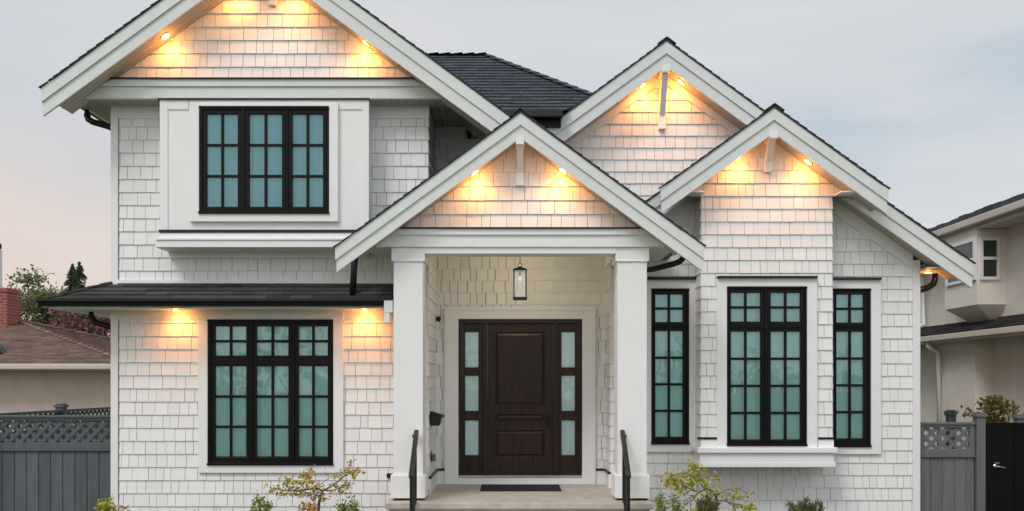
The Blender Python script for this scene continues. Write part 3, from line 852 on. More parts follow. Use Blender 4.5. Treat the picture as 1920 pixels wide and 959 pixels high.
m = MB(); m.tube([(X(1281, 12.0), 12.0, S4 + 0.05), (X(1281, 12.0), 12.0, Z(484, 12.0)), (X(1276, 12.0), 12.02, Z(490, 12.0)), (X(1266, 12.0), 12.04, Z(494, 12.0)), (X(1225, 12.3), 12.3, Z(505, 12.3)), (1.62, 12.45, Z(510, 12.45)), (1.60, 12.45, 0.2)], 0.040, 12)
m.build('downspout', M['blackmetal'], pr, smooth=True)
m = MB(); m.tube([(X(668, 11.86), 11.86, S4 + 0.06), (X(664, 11.86), 11.86, Z(500, 11.86)), (X(661, 11.86), 11.86, Z(556, 11.86))], 0.043, 12)
m.build('downspout', M['blackmetal'], pr, smooth=True)
# porch ceiling, side beams, floor, steps
m = MB(); m.box(-1.48, 1.70, 11.81, DD - 0.02, H + 1.93, H + 1.95); m.build('porch_ceiling', M['soffit'], house)
m = MB(); m.box(-1.45, -1.16, 11.90, DL - 0.03, zbl, S4 - 0.002); m.box(1.36, 1.67, 11.90, DR - 0.03, zbl, S4 - 0.002)
m.box(-1.16, -1.12, 11.81, DL - 0.03, zbl, H + 1.95); m.box(1.32, 1.36, 11.81, DR - 0.03, zbl, H + 1.95)
m.each('beam', M['trim'], house)
for sgn, (a, b) in ((-1, (738, 793)), (1, (1158, 1213))):
    x0, x1 = X(a, DC), X(b, DC)
    c = MB(); c.box(x0, x1, DC, DC + 0.375, FLOOR + 0.325, Z(490, DC))
    co = c.build('column', M['trim'], house, bevel=0.005)
    c = MB(); c.box(x0 - 0.035, x1 + 0.035, DC - 0.035, DC + 0.41, FLOOR + 0.03, FLOOR + 0.325); c.build('base', M['trim'], co, bevel=0.008)
    c = MB(); c.box(x0 - 0.028, x1 + 0.028, DC - 0.008, DC + 0.40, Z(490, DC), S4 - 0.001); c.box(x0 - 0.008, x1 + 0.008, DC - 0.02, DC + 0.39, Z(491, DC), Z(489, DC)); c.build('capital', M['trim'], co, bevel=0.005)
    c = MB(); c.box(x0 + 0.0, x1 - 0.0, DC + 0.01, DC + 0.37, FLOOR + 0.001, FLOOR + 0.035); c.build('plinth', M['blackmetal'], co)
m = MB(); m.box(X(722, 11.25), X(1225, 11.25), 11.25, DD, FLOOR - 0.075, FLOOR); m.build('porch_floor', M['concrete'], house, bevel=0.008)
m = MB(); m.box(X(729, 11.3), X(1218, 11.3), 11.30, DD, 0, FLOOR - 0.076); m.build('porch_base', M['concrete'], house)
m = MB(); m.box(X(729, 11.3), X(1218, 11.3), 10.95, 11.299, 0, 0.367); m.build('step', M['concrete'], house, bevel=0.006)
m = MB(); m.box(X(729, 11.3), X(1218, 11.3), 10.63, 10.949, 0, 0.184); m.build('step', M['concrete'], house, bevel=0.006)
# entry walls
dz0, dz1 = Z(892, DD), Z(599, DD)
dx0, dx1 = X(860, DD), X(1091, DD)
zbl_ = Z(880, DD)
front_wall(DD, [rect(XM, XP, zbl_, H + 1.95)], [(dx0 + .01, dx1 - .01, dz0, dz1 - .01)], wr=(0.09, 0.2), gap=0.011)
mb = MB()
mb.shingles((XP, 0, 0), Vector((0, -1, 0)), Fz, Vector((-1, 0, 0)), [rect(-DD, -DR, zbl_, H + 1.95)], (), e=EXP, v0=0.03)
nf = len(mb.f); mb.box(XP, XP + 0.1, DR + 0.125, DD, 0, H + 1.95)
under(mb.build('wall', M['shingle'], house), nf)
m = MB()
m.box(XM + 0.02, dx0, DD - 0.03, DD + 0.05, FLOOR, zbl_ - 0.021); m.box(dx1, XP - 0.02, DD - 0.03, DD + 0.05, FLOOR, zbl_ - 0.021)
m.box(XM, XM + 0.03, DL + 0.0, DD - 0.031, FLOOR, zbl_ - 0.021); m.box(XP - 0.03, XP, DR, DD - 0.031, FLOOR, zbl_ - 0.021)
m.each('base_trim', M['trim'], house)
m = MB()
m.box(XM + 0.04, X(836, DD), DD - 0.045, DD + 0.02, zbl_ - 0.02, zbl_ + 0.012); m.box(X(1114, DD), XP - 0.04, DD - 0.045, DD + 0.02, zbl_ - 0.02, zbl_ + 0.012)
m.box(XM - 0.01, XM + 0.045, DL, DD - 0.046, zbl_ - 0.02, zbl_ + 0.012); m.box(XP - 0.045, XP + 0.01, DR, DD - 0.046, zbl_ - 0.02, zbl_ + 0.012)
m.each('flashing', M['blackmetal'], house)

# ---- front door with sidelights
d = MB()                                              # frame (jambs, mullions, head)
for (a, b) in ((860, 867), (906, 914), (1037, 1046), (1084, 1091)):
    d.box(X(a, DD), X(b, DD), DD - 0.03, DD + 0.10, dz0, dz1)
d.box(dx0 - 0.001, dx1 + 0.001, DD - 0.034, DD + 0.10, Z(607, DD), dz1 + 0.001)
door = d.build('front_door', M['door'], house, bevel=0.004, seg=1)
door['label'] = 'dark stained wooden front door between two glazed sidelights'
def panel_slab(x0, x1, z0, z1, y, pans, name, deep=0.016):
    s = MB()
    for (a, b, c, e_) in sub_rect((x0, x1, z0, z1), pans):
        s.box(a, b, y, y + 0.05, c, e_)
    for (a, b, c, e_) in pans:                          # moulded edge: sloped faces down to a field, field slightly raised
        i, k = 0.022, y + deep
        A = [(a, y - 0.004, c), (b, y - 0.004, c), (b, y - 0.004, e_), (a, y - 0.004, e_)]
        B = [(a + i, k, c + i), (b - i, k, c + i), (b - i, k, e_ - i), (a + i, k, e_ - i)]
        C_ = [(a + 2.2 * i, k - 0.010, c + 2.2 * i), (b - 2.2 * i, k - 0.010, c + 2.2 * i), (b - 2.2 * i, k - 0.010, e_ - 2.2 * i), (a + 2.2 * i, k - 0.010, e_ - 2.2 * i)]
        for P_, Q_ in ((A, B), (B, C_)):
            for n in range(4):
                o = (n + 1) % 4
                s.face([P_[n], P_[o], Q_[o], Q_[n]])
        if e_ - c > 0.12: s.face(C_)
        else: s.face(B)
    return s.build(name, M['door'], door)
g2 = lambda a, b, c, d_: (X(a, DD), X(b, DD), Z(d_, DD), Z(c, DD))
panel_slab(X(914.3, DD), X(1036.7, DD), dz0 + 0.005, Z(607, DD), DD + 0.012, [g2(929, 1021, 623, 760), g2(929, 1021, 777, 792), g2(929, 1021, 807, 858)], 'door_leaf')
for (a, b, ga, gb) in ((867.3, 905.7, 872, 897), (1046.3, 1083.7, 1053, 1078)):
    s = MB()
    rows = [(623, 690), (705, 772), (789, 855)]
    hs = [(X(ga, DD), X(gb, DD), Z(q_, DD), Z(p_, DD)) for (p_, q_) in rows]
    for (p_, q_, u_, v_) in sub_rect((X(a, DD), X(b, DD), dz0 + 0.005, Z(607, DD)), hs):
        s.box(p_, q_, DD + 0.010, DD + 0.053, u_, v_)
    for (p_, q_, u_, v_) in hs:                         # glazing bead at the foot of each light
        s.yz([(DD + 0.012, u_ - 0.004), (DD + 0.035, u_ + 0.01), (DD + 0.035, u_ - 0.004)], p_ + 0.001, q_ - 0.001)
    so_ = s.build('sidelight_frame', M['door'], door, bevel=0.003, seg=1)
    gl = MB()
    for (p_, q_, u_, v_) in hs: gl.face([(p_ - .005, DD + 0.038, u_ - .005), (q_ + .005, DD + 0.038, u_ - .005), (q_ + .005, DD + 0.038, v_ + .005), (p_ - .005, DD + 0.038, v_ + .005)])
    gl.build('sidelight_glass', M['glass_side'], door)
    gl = MB(); gl.box(X(a, DD) + .01, X(b, DD) - .01, DD + 0.055, DD + 0.065, dz0 + .02, Z(609, DD)); gl.build('sidelight_blind', M['curtain'], door)
m = MB()
m.box(X(1025, DD), X(1030.5, DD), DD - 0.006, DD + 0.011, Z(800, DD), Z(765, DD))
hx = X(1027.8, DD)
m.tube([(hx, DD - 0.005, Z(778, DD)), (hx, DD - 0.055, Z(779, DD)), (hx, DD - 0.06, Z(788, DD)), (hx, DD - 0.05, Z(797, DD)), (hx, DD - 0.005, Z(798, DD))], 0.010, 8)
m.lathe((hx, DD - 0.022, Z(770, DD)), [(0.022, 0), (0.022, 0.02)], 16, 'Y')
m.build('handle', M['blackmetal'], door)
m = MB(); m.box(dx0 + 0.005, dx1 - 0.005, DD - 0.045, DD + 0.09, Z(896, DD), dz0 + 0.003); m.build('threshold', M['chrome'], door)
m = MB()
for (a, b, u_, v_) in sub_rect((X(837, DD), X(1113, DD), FLOOR + 0.001, Z(580, DD)), [(dx0 - .002, dx1 + .002, Z(895, DD), dz1 + .002)]):
    m.box(a, b, DD - 0.045, DD + 0.06, u_, v_)
for (a, b, u_, v_) in sub_rect((X(834, DD), X(1116, DD), FLOOR + 0.001, Z(577, DD)), [(X(840, DD), X(1110, DD), FLOOR, Z(583, DD))]):
    m.box(a, b, DD - 0.058, DD + 0.02, u_, v_)
m.build('casing', M['trim'], door)

# ---- skirt roof over the ground floor window
def skirt():
    ye, ze = 11.72, Z(562, 11.72); yw, zw = DL, Z(533, DL)
    xe0, xe1 = X(90, ye), -1.63
    m = MB(); rnd = random.Random(17)
    q = math.hypot(yw - ye, zw - ze)
    V = Vector((0, (yw - ye) / q, (zw - ze) / q)); Nn = Vector((0, -(zw - ze) / q, (yw - ye) / q))
    m.shingles((0, ye, ze), Fx, V, Nn, [[(xe0, 0), (XM - 0.35, 0), (XM - 0.35, q), (XL, q)]], e=0.14, wr=(0.2, 0.36), thick=0.018, gap=0.005, rnd=rnd, jit=0.004)
    m.xz([(0, 0), (0.01, 0), (0, 0.01)], 30, 30.01) if False else None
    m.face([(xe0, ye, ze - .002), (XM - 0.35, ye, ze - .002), (XM - 0.35, yw, zw - .002), (XL, yw, zw - .002)])
    # left side slope
    dx = XL - xe0; q2 = math.hypot(dx, zw - ze)
    V2 = Vector((dx / q2, 0, (zw - ze) / q2)); N2 = Vector((-(zw - ze) / q2, 0, dx / q2))
    m.shingles((xe0, 0, ze), Vector((0, -1, 0)), V2, N2, [[(-19, 0), (-ye, 0), (-yw, q2), (-19, q2)]], e=0.14, wr=(0.2, 0.36), thick=0.018, gap=0.005, rnd=rnd)
    m.face([(xe0, 19, ze - .002), (xe0, ye, ze - .002), (XL, yw, zw - .002), (XL, 19, zw - .002)])
    a, b = Vector((xe0, ye, ze + 0.012)), Vector((XL, yw, zw + 0.012))
    for k in range(5):                                  # hip caps
        m.tint = rnd.random()
        s0, s1 = a.lerp(b, k / 5), a.lerp(b, (k + 1.2) / 5)
        m.tube([s0 + Vector((0, 0, .012)), s1], 0.028, 6)
    ro = m.build('roof', M['skirt_roof'], house); ro['label'] = 'low skirt roof between the two storeys on the left'
    gm = MB()
    P = [(0.0, 0.0), (-0.105, 0.0), (-0.105, -0.03), (-0.085, -0.055), (-0.070, -0.095), (0.0, -0.095)]
    gm.extr([(ye - 0.003 + a_, ze + 0.004 + b_) for a_, b_ in P], lambda a_, b_: (xe1, a_, b_), lambda a_, b_: (xe0 - 0.003 + (a_ - ye), a_, b_))
    gm.extr([(xe0 - 0.003 + a_, ze + 0.004 + b_) for a_, b_ in P], lambda a_, b_: (a_, 19, b_), lambda a_, b_: (a_, ye - 0.003 + (a_ - xe0), b_))
    gm.build('gutter', M['blackmetal'], ro)
    zs = ze - 0.115
    fm = MB()
    fm.box(xe0 + 0.03, xe1, ye + 0.001, ye + 0.025, zs, ze - 0.01); fm.box(xe0 + 0.001, xe0 + 0.025, ye + 0.001, 19, zs, ze - 0.01)
    fm.build('fascia', M['trim'], ro)
    sm = MB(); sm.box(xe0 + 0.026, xe1, ye + 0.026, DL - 0.001, zs + 0.004, zs + 0.02); sm.box(xe0 + 0.026, XL, DL, 19, zs + 0.004, zs + 0.02); sm.build('soffit', M['trim'], ro)
    em_ = MB()                                          # stepped white end of the eave by the column
    x0, x1 = X(720, 11.6), X(736, 11.6)
    em_.box(x0, x1, 11.60, 11.64, Z(586, 11.6), Z(564, 11.6)); em_.box(x0, x0 + 0.07, 11.605, 11.64, Z(605, 11.6), Z(586, 11.6) - .001)
    em_.box(x0 + 0.0, x0 + 0.035, 11.641, DL, Z(586, 11.6), Z(566, 11.6)); em_.build('eave_end_board', M['trim'], ro)
    fl = MB(); fl.box(XL + 0.078, XM - 0.3, DL - 0.03, DL + 0.01, zw + 0.01, zw + 0.055); fl.build('skirt_board', M['trim'], ro)
    dm = MB(); xg = xe0 + 0.62 - 0.30
    yy = 12.35
    dm.tube([(X(171, yy), yy, zs + 0.02), (X(171, yy), yy, Z(592, yy)), (X(174, yy), yy, Z(600, yy)), (X(180, yy), yy, Z(605, yy)), (X(206, yy), yy, Z(613, yy)), (XL - 0.04, yy, Z(618, yy)), (XL - 0.04, yy, 0.1)], 0.043, 12)
    dm.build('downspout', M['blackmetal'], ro, smooth=True)
skirt()
yy = 12.35
m = MB(); m.tube([(X(163, yy), yy, SOF + 0.05), (X(163, yy), yy, Z(216, yy)), (X(166, yy), yy, Z(224, yy)), (X(174, yy), yy, Z(229, yy)), (X(205, yy), yy, Z(238, yy)), (XL - 0.05, yy, Z(244, yy)), (XL - 0.05, yy, Z(500, yy))], 0.043, 12)
m.build('downspout', M['blackmetal'], lroof, smooth=True)
m = MB(); m.box(X(724, 12.1), X(737, 12.1), DL - 0.05, DL, Z(897, 12.1), Z(889, 12.1)); m.build('base_flashing', M['blackmetal'], house)

# ------------------------------------------------------------------ recessed lights (they are lit in the photograph)
LCOL = (1.0, 0.345, 0.06)
def downlight(x, y, z, label, energy, normal=(0, 0, -1), aim=None, size=158, r=0.045, blend=1.0):
    o = thing('recessed_light', label, 'light', (x, y, z), 'recessed soffit lights')
    n = Vector(normal).normalized()
    rot = n.to_track_quat('Z', 'Y').to_matrix().to_4x4()
    Mx = Matrix.Translation((x, y, z)) @ rot
    for nm, prof, mt in (('trim_ring', [(r + 0.018, -0.004), (r + 0.018, 0.008), (r, 0.010), (r, -0.004)], M['trim']), ('lens', [(r - 0.002, -0.002), (r - 0.002, 0.006), (r * 0.6, 0.008)], M['lens'])):
        b = MB(); b.lathe((0, 0, 0), prof, 20)
        b.v = [tuple(Mx @ Vector(v)) for v in b.v]
        b.build(nm, mt, o)
    ld = bpy.data.lights.new('lamp', 'SPOT')
    ld.energy = energy; ld.color = LCOL; ld.spot_size = math.radians(size); ld.spot_blend = blend; ld.shadow_soft_size = 0.035
    lo = bpy.data.objects.new('lamp', ld); COL.objects.link(lo); lo.parent = o
    lo.location = n * 0.03
    lo.rotation_euler = Vector(aim or (0, 0.1, -1)).to_track_quat('-Z', 'Y').to_euler()
    ld = bpy.data.lights.new('lamp', 'POINT')               # the bulb's spill sideways over the soffit
    ld.energy = energy * 0.12; ld.color = LCOL; ld.shadow_soft_size = 0.03
    lo = bpy.data.objects.new('lamp', ld); COL.objects.link(lo); lo.parent = o
    lo.location = n * 0.045
    return o
def on_slope(xr, za, p, fv, x, yo):
    """a point on a sloped soffit's underside and its downward normal"""
    s = 1 if x > xr else -1
    z = za - p * abs(x - xr) - (fv - 0.025)
    return (x, yo, z), (-s * p, 0, -1)
def slope_light(xr, za, p, fv, px, D, yo, label, energy, **kw):
    (x, y, z), n = on_slope(xr, za, p, fv, X(px, D), yo)
    downlight(x, y, z - 0.004, label, energy, n, **kw)
E = 22
yo = 11.785
for px_, lab in ((310, 'lit recessed light low on the left slope of the large upper gable'), (437, 'lit recessed light left of the large upper gable\'s bracket'), (552, 'lit recessed light right of the large upper gable\'s bracket'), (686, 'lit recessed light low on the right slope of the large upper gable')):
    slope_light(LXR, LZA, LP, 0.36, px_, yo, yo, lab, E)
yo = 11.372
for px_, lab in ((890, 'lit recessed light left of the porch gable bracket'), (1056, 'lit recessed light right of the porch gable bracket')):
    slope_light(XPC, PZA, PP, 0.315, px_, yo, yo, lab, E)
yo = 13.215
for px_, lab in ((1205, 'lit recessed light left of the middle gable bracket'), (1277, 'lit recessed light right of the middle gable bracket')):
    slope_light(X2, Z2A, 0.73, 0.365, px_, yo, yo, lab, E * 1.3)
yo = 12.29
for px_, lab in ((1384, 'lit recessed light left of the bracket over the bay'), (1515, 'lit recessed light right of the bracket over the bay')):
    slope_light(X3, Z3A, P3, 0.34, px_, yo, yo, lab, E)
zs = Z(562, 11.72) - 0.115
for px_, lab in ((330, 'lit recessed light under the skirt roof near the house corner'), (683, 'lit recessed light under the skirt roof near the porch column')):
    downlight(X(px_, 12.02), 12.02, zs + 0.002, lab, E * 0.9)
downlight(XR + 0.20, 12.98, S3 - 0.002, 'lit recessed light under the far right eave', E * 0.9, aim=(-0.5, 0, -1))

# ------------------------------------------------------------------ porch things
# lantern
lx, ly = X(975, 12.3), 12.3
lt = thing('hanging_lantern', 'black framed glass lantern hanging above the front door', 'lantern', (lx, ly, H + 1.93))
zt_, zb_ = Z(504, ly), Z(560, ly)
m = MB(); m.lathe((lx, ly, H + 1.915), [(0.06, 0.014), (0.06, 0.0), (0.03, -0.012)], 16)
zc = H + 1.905
k = 0
while zc > zt_ + 0.075:                                 # chain links
    a = Vector((1, 0, 0)) if k % 2 else Vector((0, 1, 0))
    m.tube([Vector((lx, ly, zc - 0.018)) + (a * math.cos(th) * 0.009 + Vector((0, 0, 1)) * math.sin(th) * 0.020) for th in [2 * math.pi * i / 8 for i in range(9)]], 0.0035, 5)
    zc -= 0.031; k += 1
m.tube([Vector((lx, ly, zt_ + 0.048)) + Vector((math.cos(th) * 0.027, 0, math.sin(th) * 0.027)) for th in [2 * math.pi * i / 16 for i in range(17)]], 0.005, 6)
m.build('chain', M['blackmetal'], lt)
hw_ = 0.082
m = MB()
for sx in (-1, 1):
    for sy in (-1, 1):
        m.box(lx + sx * hw_ - 0.008, lx + sx * hw_ + 0.008, ly + sy * hw_ - 0.008, ly + sy * hw_ + 0.008, zb_, zt_ - 0.02)
m.box(lx - hw_ - 0.012, lx + hw_ + 0.012, ly - hw_ - 0.012, ly + hw_ + 0.012, zb_ - 0.018, zb_ + 0.012)
m.box(lx - hw_ - 0.012, lx + hw_ + 0.012, ly - hw_ - 0.012, ly + hw_ + 0.012, zt_ - 0.032, zt_ - 0.012)
m.xz([(lx - hw_, zt_ - 0.012), (lx + hw_, zt_ - 0.012), (lx + 0.03, zt_ + 0.012), (lx - 0.03, zt_ + 0.012)], ly - 0.07, ly + 0.07)
m.lathe((lx, ly, zt_ + 0.011), [(0.02, 0), (0.014, 0.016)], 12)
m.build('frame', M['blackmetal'], lt)
gm_ = bpy.data.materials.new('lantern_glass'); gm_.use_nodes = True
t_ = gm_.node_tree; gl_ = N(t_, 'ShaderNodeBsdfGlossy', inp={'Roughness': 0.05, 'Color': (0.9, 0.9, 0.9, 1)}); tr_ = N(t_, 'ShaderNodeBsdfTransparent', inp={'Color': (0.93, 0.92, 0.9, 1)})
mx_ = N(t_, 'ShaderNodeMixShader', inp={'Fac': 0.14}); t_.links.new(tr_.outputs[0], mx_.inputs[1]); t_.links.new(gl_.outputs[0], mx_.inputs[2]); t_.links.new(mx_.outputs[0], t_.nodes['Material Output'].inputs[0])
m = MB()
for s_ in (-1, 1):
    m.box(lx - hw_ + 0.009, lx + hw_ - 0.009, ly + s_ * hw_ - 0.002, ly + s_ * hw_ + 0.002, zb_ + 0.012, zt_ - 0.032)
    m.box(lx + s_ * hw_ - 0.002, lx + s_ * hw_ + 0.002, ly - hw_ + 0.009, ly + hw_ - 0.009, zb_ + 0.012, zt_ - 0.032)
m.build('glass', gm_, lt)
m = MB(); m.lathe((lx, ly, zt_ - 0.10), [(0.017, 0.068), (0.017, 0.0)], 12); m.build('lamp_holder', M['fence_pale'], lt)
m = MB(); m.lathe((lx, ly, zt_ - 0.19), [(0.008, 0.02), (0.020, 0.03), (0.024, 0.05), (0.018, 0.075), (0.014, 0.09)], 14); m.build('bulb', M['bulb'], lt, smooth=True)
# flush light in the porch ceiling, out of sight behind the beam
pl = MB(); pl.lathe((XPC, 12.35, H + 1.905), [(0.10, 0.022), (0.10, 0.006), (0.07, 0.0)], 20); pl = pl.build('ceiling_light', M['bulb'], house)
ld = bpy.data.lights.new('lamp', 'POINT'); ld.energy = 15; ld.color = (1.0, 0.80, 0.52); ld.shadow_soft_size = 0.06
lo = bpy.data.objects.new('lamp', ld); COL.objects.link(lo); lo.parent = pl
lo.location = Vector((XPC, 12.35, H + 1.86)) - Vector(WL[pl.name])

# doormat
m = MB()
m.xy([(X(908, 13.2), 13.28), (X(1044, 13.2), 13.28), (X(1053, 12.0) - 0.0, 12.42), (X(898, 12.0), 12.42)][::1], FLOOR + 0.001, FLOOR + 0.015) if False else m.box(X(900, 12.48), X(1053, 12.48), 12.46, 13.20, FLOOR + 0.001, FLOOR + 0.016)
tag(m.build('doormat', M['mat'], origin=(X(976, 12.9), 12.85, FLOOR), bevel=0.005), 'dark rectangular doormat in front of the door', 'doormat')

# mailbox on the porch's left wall
xm, ym, zm = XM + 0.018, 12.42, Z(798, 12.42)
mbx = thing('mailbox', 'black metal mailbox fixed to the shingles left of the door', 'mailbox', (xm, ym, zm))
m = MB()
m.extr([(0, 0), (0.12, 0), (0.155, 0.13), (0.0, 0.18)], lambda a, b: (xm + a, ym - 0.12, zm + b), lambda a, b: (xm + a, ym + 0.12, zm + b))
m.build('body', M['blackmetal'], mbx, bevel=0.004)
m = MB()
m.extr([(-0.0, 0.184), (0.172, 0.130), (0.172, 0.108), (0.18, 0.108), (0.18, 0.14), (0.0, 0.196)], lambda a, b: (xm + a, ym - 0.135, zm + b), lambda a, b: (xm + a, ym + 0.135, zm + b))
m.build('lid', M['blackmetal'], mbx)
# outlet cover lower on the same wall
zo = Z(857, 12.5)
oc = thing('outlet_cover', 'small weatherproof outlet cover below the mailbox', 'outlet', (XM + 0.016, 12.5, zo))
m = MB(); m.box(XM + 0.016, XM + 0.022, 12.45, 12.56, zo - 0.07, zo + 0.09); m.build('back_plate', M['blackmetal'], oc)
m = MB(); m.box(XM + 0.023, XM + 0.075, 12.50, 12.56, zo - 0.06, zo + 0.035); m.build('cover', M['fence_pale'], oc, bevel=0.006)
# door camera
zc = Z(599, 13.3); xc = XM + 0.02
dcam = thing('door_camera', 'small black round camera high on the wall left of the door', 'camera', (xc, 13.25, zc))
m = MB(); m.lathe((xc + 0.035, 13.25, zc), [(0.020, -0.045), (0.037, -0.03), (0.04, 0.0), (0.034, 0.028), (0.015, 0.04)], 16, 'Y'); m.build('body', M['blackmetal'], dcam, smooth=True)
m = MB(); m.box(xc - 0.004, xc + 0.01, 13.23, 13.30, zc - 0.04, zc + 0.04); m.build('mount', M['trim'], dcam)

# handrails
def handrail(x, label):
    y0, y1 = 11.44, 10.82                                # wall end, street end
    z0, z1 = Z(806, y0), Z(890, 10.84)
    o = thing('handrail', label, 'railing', (x, 11.0, 0.184), 'handrails of the porch steps')
    r = MB(); r.extr([(y0, z0), (y1, z1), (y1, z1 - 0.045), (y0, z0 - 0.045)], lambda a, b: (x - 0.030, a, b), lambda a, b: (x + 0.030, a, b)); r.build('top_rail', M['handrail'], o, bevel=0.006)
    r = MB(); r.box(x - 0.019, x + 0.019, y1 + 0.01, y1 + 0.048, 0.185, z1 - 0.02); r.build('post', M['blackmetal'], o, bevel=0.003, seg=1)
    r = MB(); r.box(x - 0.019, x + 0.019, 11.27, 11.308, FLOOR + 0.001, z0 - 0.19); r.build('post', M['blackmetal'], o, bevel=0.003, seg=1)
    s_ = (z0 - z1) / (y0 - y1)
    r = MB()
    for k in range(3):
        yb = y1 + 0.14 + k * 0.11
        r.box(x - 0.008, x + 0.008, yb, yb + 0.016, z1 - 0.70 + s_ * (yb - y1), z1 - 0.03 + s_ * (yb - y1))
    r.build('baluster', M['blackmetal'], o)
    r = MB(); r.extr([(11.30, z1 - 0.70 + s_ * (11.30 - y1)), (y1 + 0.03, z1 - 0.70 + s_ * 0.03), (y1 + 0.03, z1 - 0.735 + s_ * 0.03), (11.30, z1 - 0.735 + s_ * (11.3 - y1))], lambda a, b: (x - 0.014, a, b), lambda a, b: (x + 0.014, a, b)); r.build('bottom_rail', M['blackmetal'], o)
    sx = -1 if x < 0 else 1
    r = MB(); r.tube([(x, y0 - 0.05, z0 - 0.075), (x + sx * 0.03, y0 - 0.02, z0 - 0.085), (x + sx * 0.03, DC - 0.001, z0 - 0.085)], 0.012, 8); r.lathe((x + sx * 0.03, DC - 0.014, z0 - 0.085), [(0.03, 0), (0.03, 0.012)], 12, 'Y'); r.build('wall_bracket', M['blackmetal'], o)
M['handrail'] = mat('bronze_handrail_paint', (0.016, 0.011, 0.009), 0.25, var=0.2, spec=0.7)
handrail(X(781, 11.44), 'black metal handrail by the left porch column')
handrail(X(1167, 11.44), 'black metal handrail by the right porch column')

# ------------------------------------------------------------------ fences and gate
def lattice(mb, x0, x1, y, z0, z1, sp=0.155, w=0.052):
    h = z1 - z0
    for lay, sg in ((0, 1), (1, -1)):
        a = x0 - h
        while a < x1 + h:
            p = [(a, z0), (a + w * 1.41, z0), (a + w * 1.41 + sg * h, z1), (a + sg * h, z1)]
            if area2(p) < 0: p = p[::-1]
            c = clip(p, rect(x0, x1, z0, z1))
            if len(c) > 2 and abs(area2(c)) > 1e-4: mb.xz(c, y + lay * 0.008, y + 0.007 + lay * 0.008)
            a += sp
def fence_panel(x0, x1, y, zt, o, m_, lat=0.31, board=0.17):
    b = MB(); b.box(x0, x1, y - 0.05, y + 0.05, zt - 0.035, zt); b.box(x0, x1, y - 0.03, y + 0.03, zt - 0.075, zt - 0.036)
    zl = zt - 0.075 - lat
    b.box(x0, x1, y - 0.032, y + 0.032, zl - 0.085, zl); b.box(x0, x1, y - 0.045, y + 0.045, zl - 0.115, zl - 0.086)
    b.box(x0, x0 + 0.07, y - 0.03, y + 0.03, zl, zt - 0.076); b.box(x1 - 0.07, x1, y - 0.03, y + 0.03, zl, zt - 0.076)
    b.build('rail', m_, o, bevel=0.004, seg=1)
    l = MB(); lattice(l, x0 + 0.07, x1 - 0.07, y - 0.008, zl, zt - 0.076); l.build('lattice', m_, o)
    bd = MB(); a = x0; rnd = random.Random(int(x0 * 100))
    while a < x1 - 0.01:
        b2 = min(a + board, x1); bd.tint = rnd.random()
        bd.xy([(a + .001, y - 0.004), (a + 0.008, y - 0.014), (b2 - 0.008, y - 0.014), (b2 - .001, y - 0.004), (b2 - .001, y + 0.012), (a + .001, y + 0.012)], 0.03, zl - 0.116)
        a = b2
    bd.build('boards', m_, o)
def post(x, y, zt, o, m_, w=0.10):
    b = MB(); b.box(x - w / 2, x + w / 2, y - w / 2, y + w / 2, 0, zt - 0.06); b.build('post', m_, o, bevel=0.004, seg=1)
    b = MB(); b.box(x - w / 2 - 0.02, x + w / 2 + 0.02, y - w / 2 - 0.02, y + w / 2 + 0.02, zt - 0.06, zt - 0.02); b.box(x - w / 2 + .005, x + w / 2 - .005, y - w / 2 + .005, y + w / 2 - .005, zt - 0.019, zt); b.build('post_cap', m_, o, bevel=0.004, seg=1)
yf_ = 12.75
fl_ = thing('fence', 'grey board fence with lattice top left of the house', 'fence', (-6.4, yf_, 0))
fence_panel(X(-40, yf_), -5.47, yf_, Z(779, yf_), fl_, M['fence'])
yr = 12.95
fr_ = thing('fence', 'grey board fence with lattice top between house and black gate', 'fence', (6.2, yr, 0))
fence_panel(X(1722, yr), X(1826, yr), yr, Z(792, yr), fr_, M['fence_pale'])
post(X(1836, yr), yr, Z(774, yr), fr_, M['fence_pale'], 0.125)
gt = thing('garden_gate', 'black board gate with a silver lever handle', 'gate', (X(1900, yr), yr, 0))
b = MB(); a = X(1846, yr); x9 = a + 1.05; k = 0; rnd = random.Random(4)
while a < x9 - 0.05:
    b.tint = rnd.random(); b.xy([(a + .001, yr - .01), (a + .008, yr - .02), (a + 0.41 - .008, yr - .02), (a + .41 - .001, yr - .01), (a + .41 - .001, yr + .02), (a + .001, yr + .02)], 0.06, Z(797, yr)); a += 0.41
b.build('boards', M['gate'], gt)
b = MB(); b.box(X(1846, yr), X(1846, yr) + 1.23, yr - 0.03, yr + 0.03, Z(797, yr) + .001, Z(795, yr) + 0.015); b.build('top_rail', M['gate'], gt)
hx, hz_ = X(1864, yr), Z(874, yr)
b = MB(); b.lathe((hx, yr - 0.035, hz_), [(0.03, 0.014), (0.03, 0.0), (0.018, -0.01)], 16, 'Y'); b.tube([(hx, yr - 0.04, hz_), (hx, yr - 0.075, hz_), (hx + 0.03, yr - 0.08, hz_ - 0.004), (hx + 0.115, yr - 0.078, hz_ - 0.02)], [0.012, 0.012, 0.012, 0.009], 10)
b.box(hx - 0.01, hx + 0.05, yr - 0.04, yr - 0.021, hz_ + 0.038, hz_ + 0.05); b.build('handle', M['chrome'], gt, smooth=False)
gp = thing('fence_post', 'grey capped post at the right side of the black gate', 'post', (X(1846, yr) + 1.32, yr, 0))
# the photo only just shows this post's cap
post(X(1922, yr), yr + 0.14, Z(778, yr), gp, M['fence_pale'], 0.12)
gp.location = gp.location
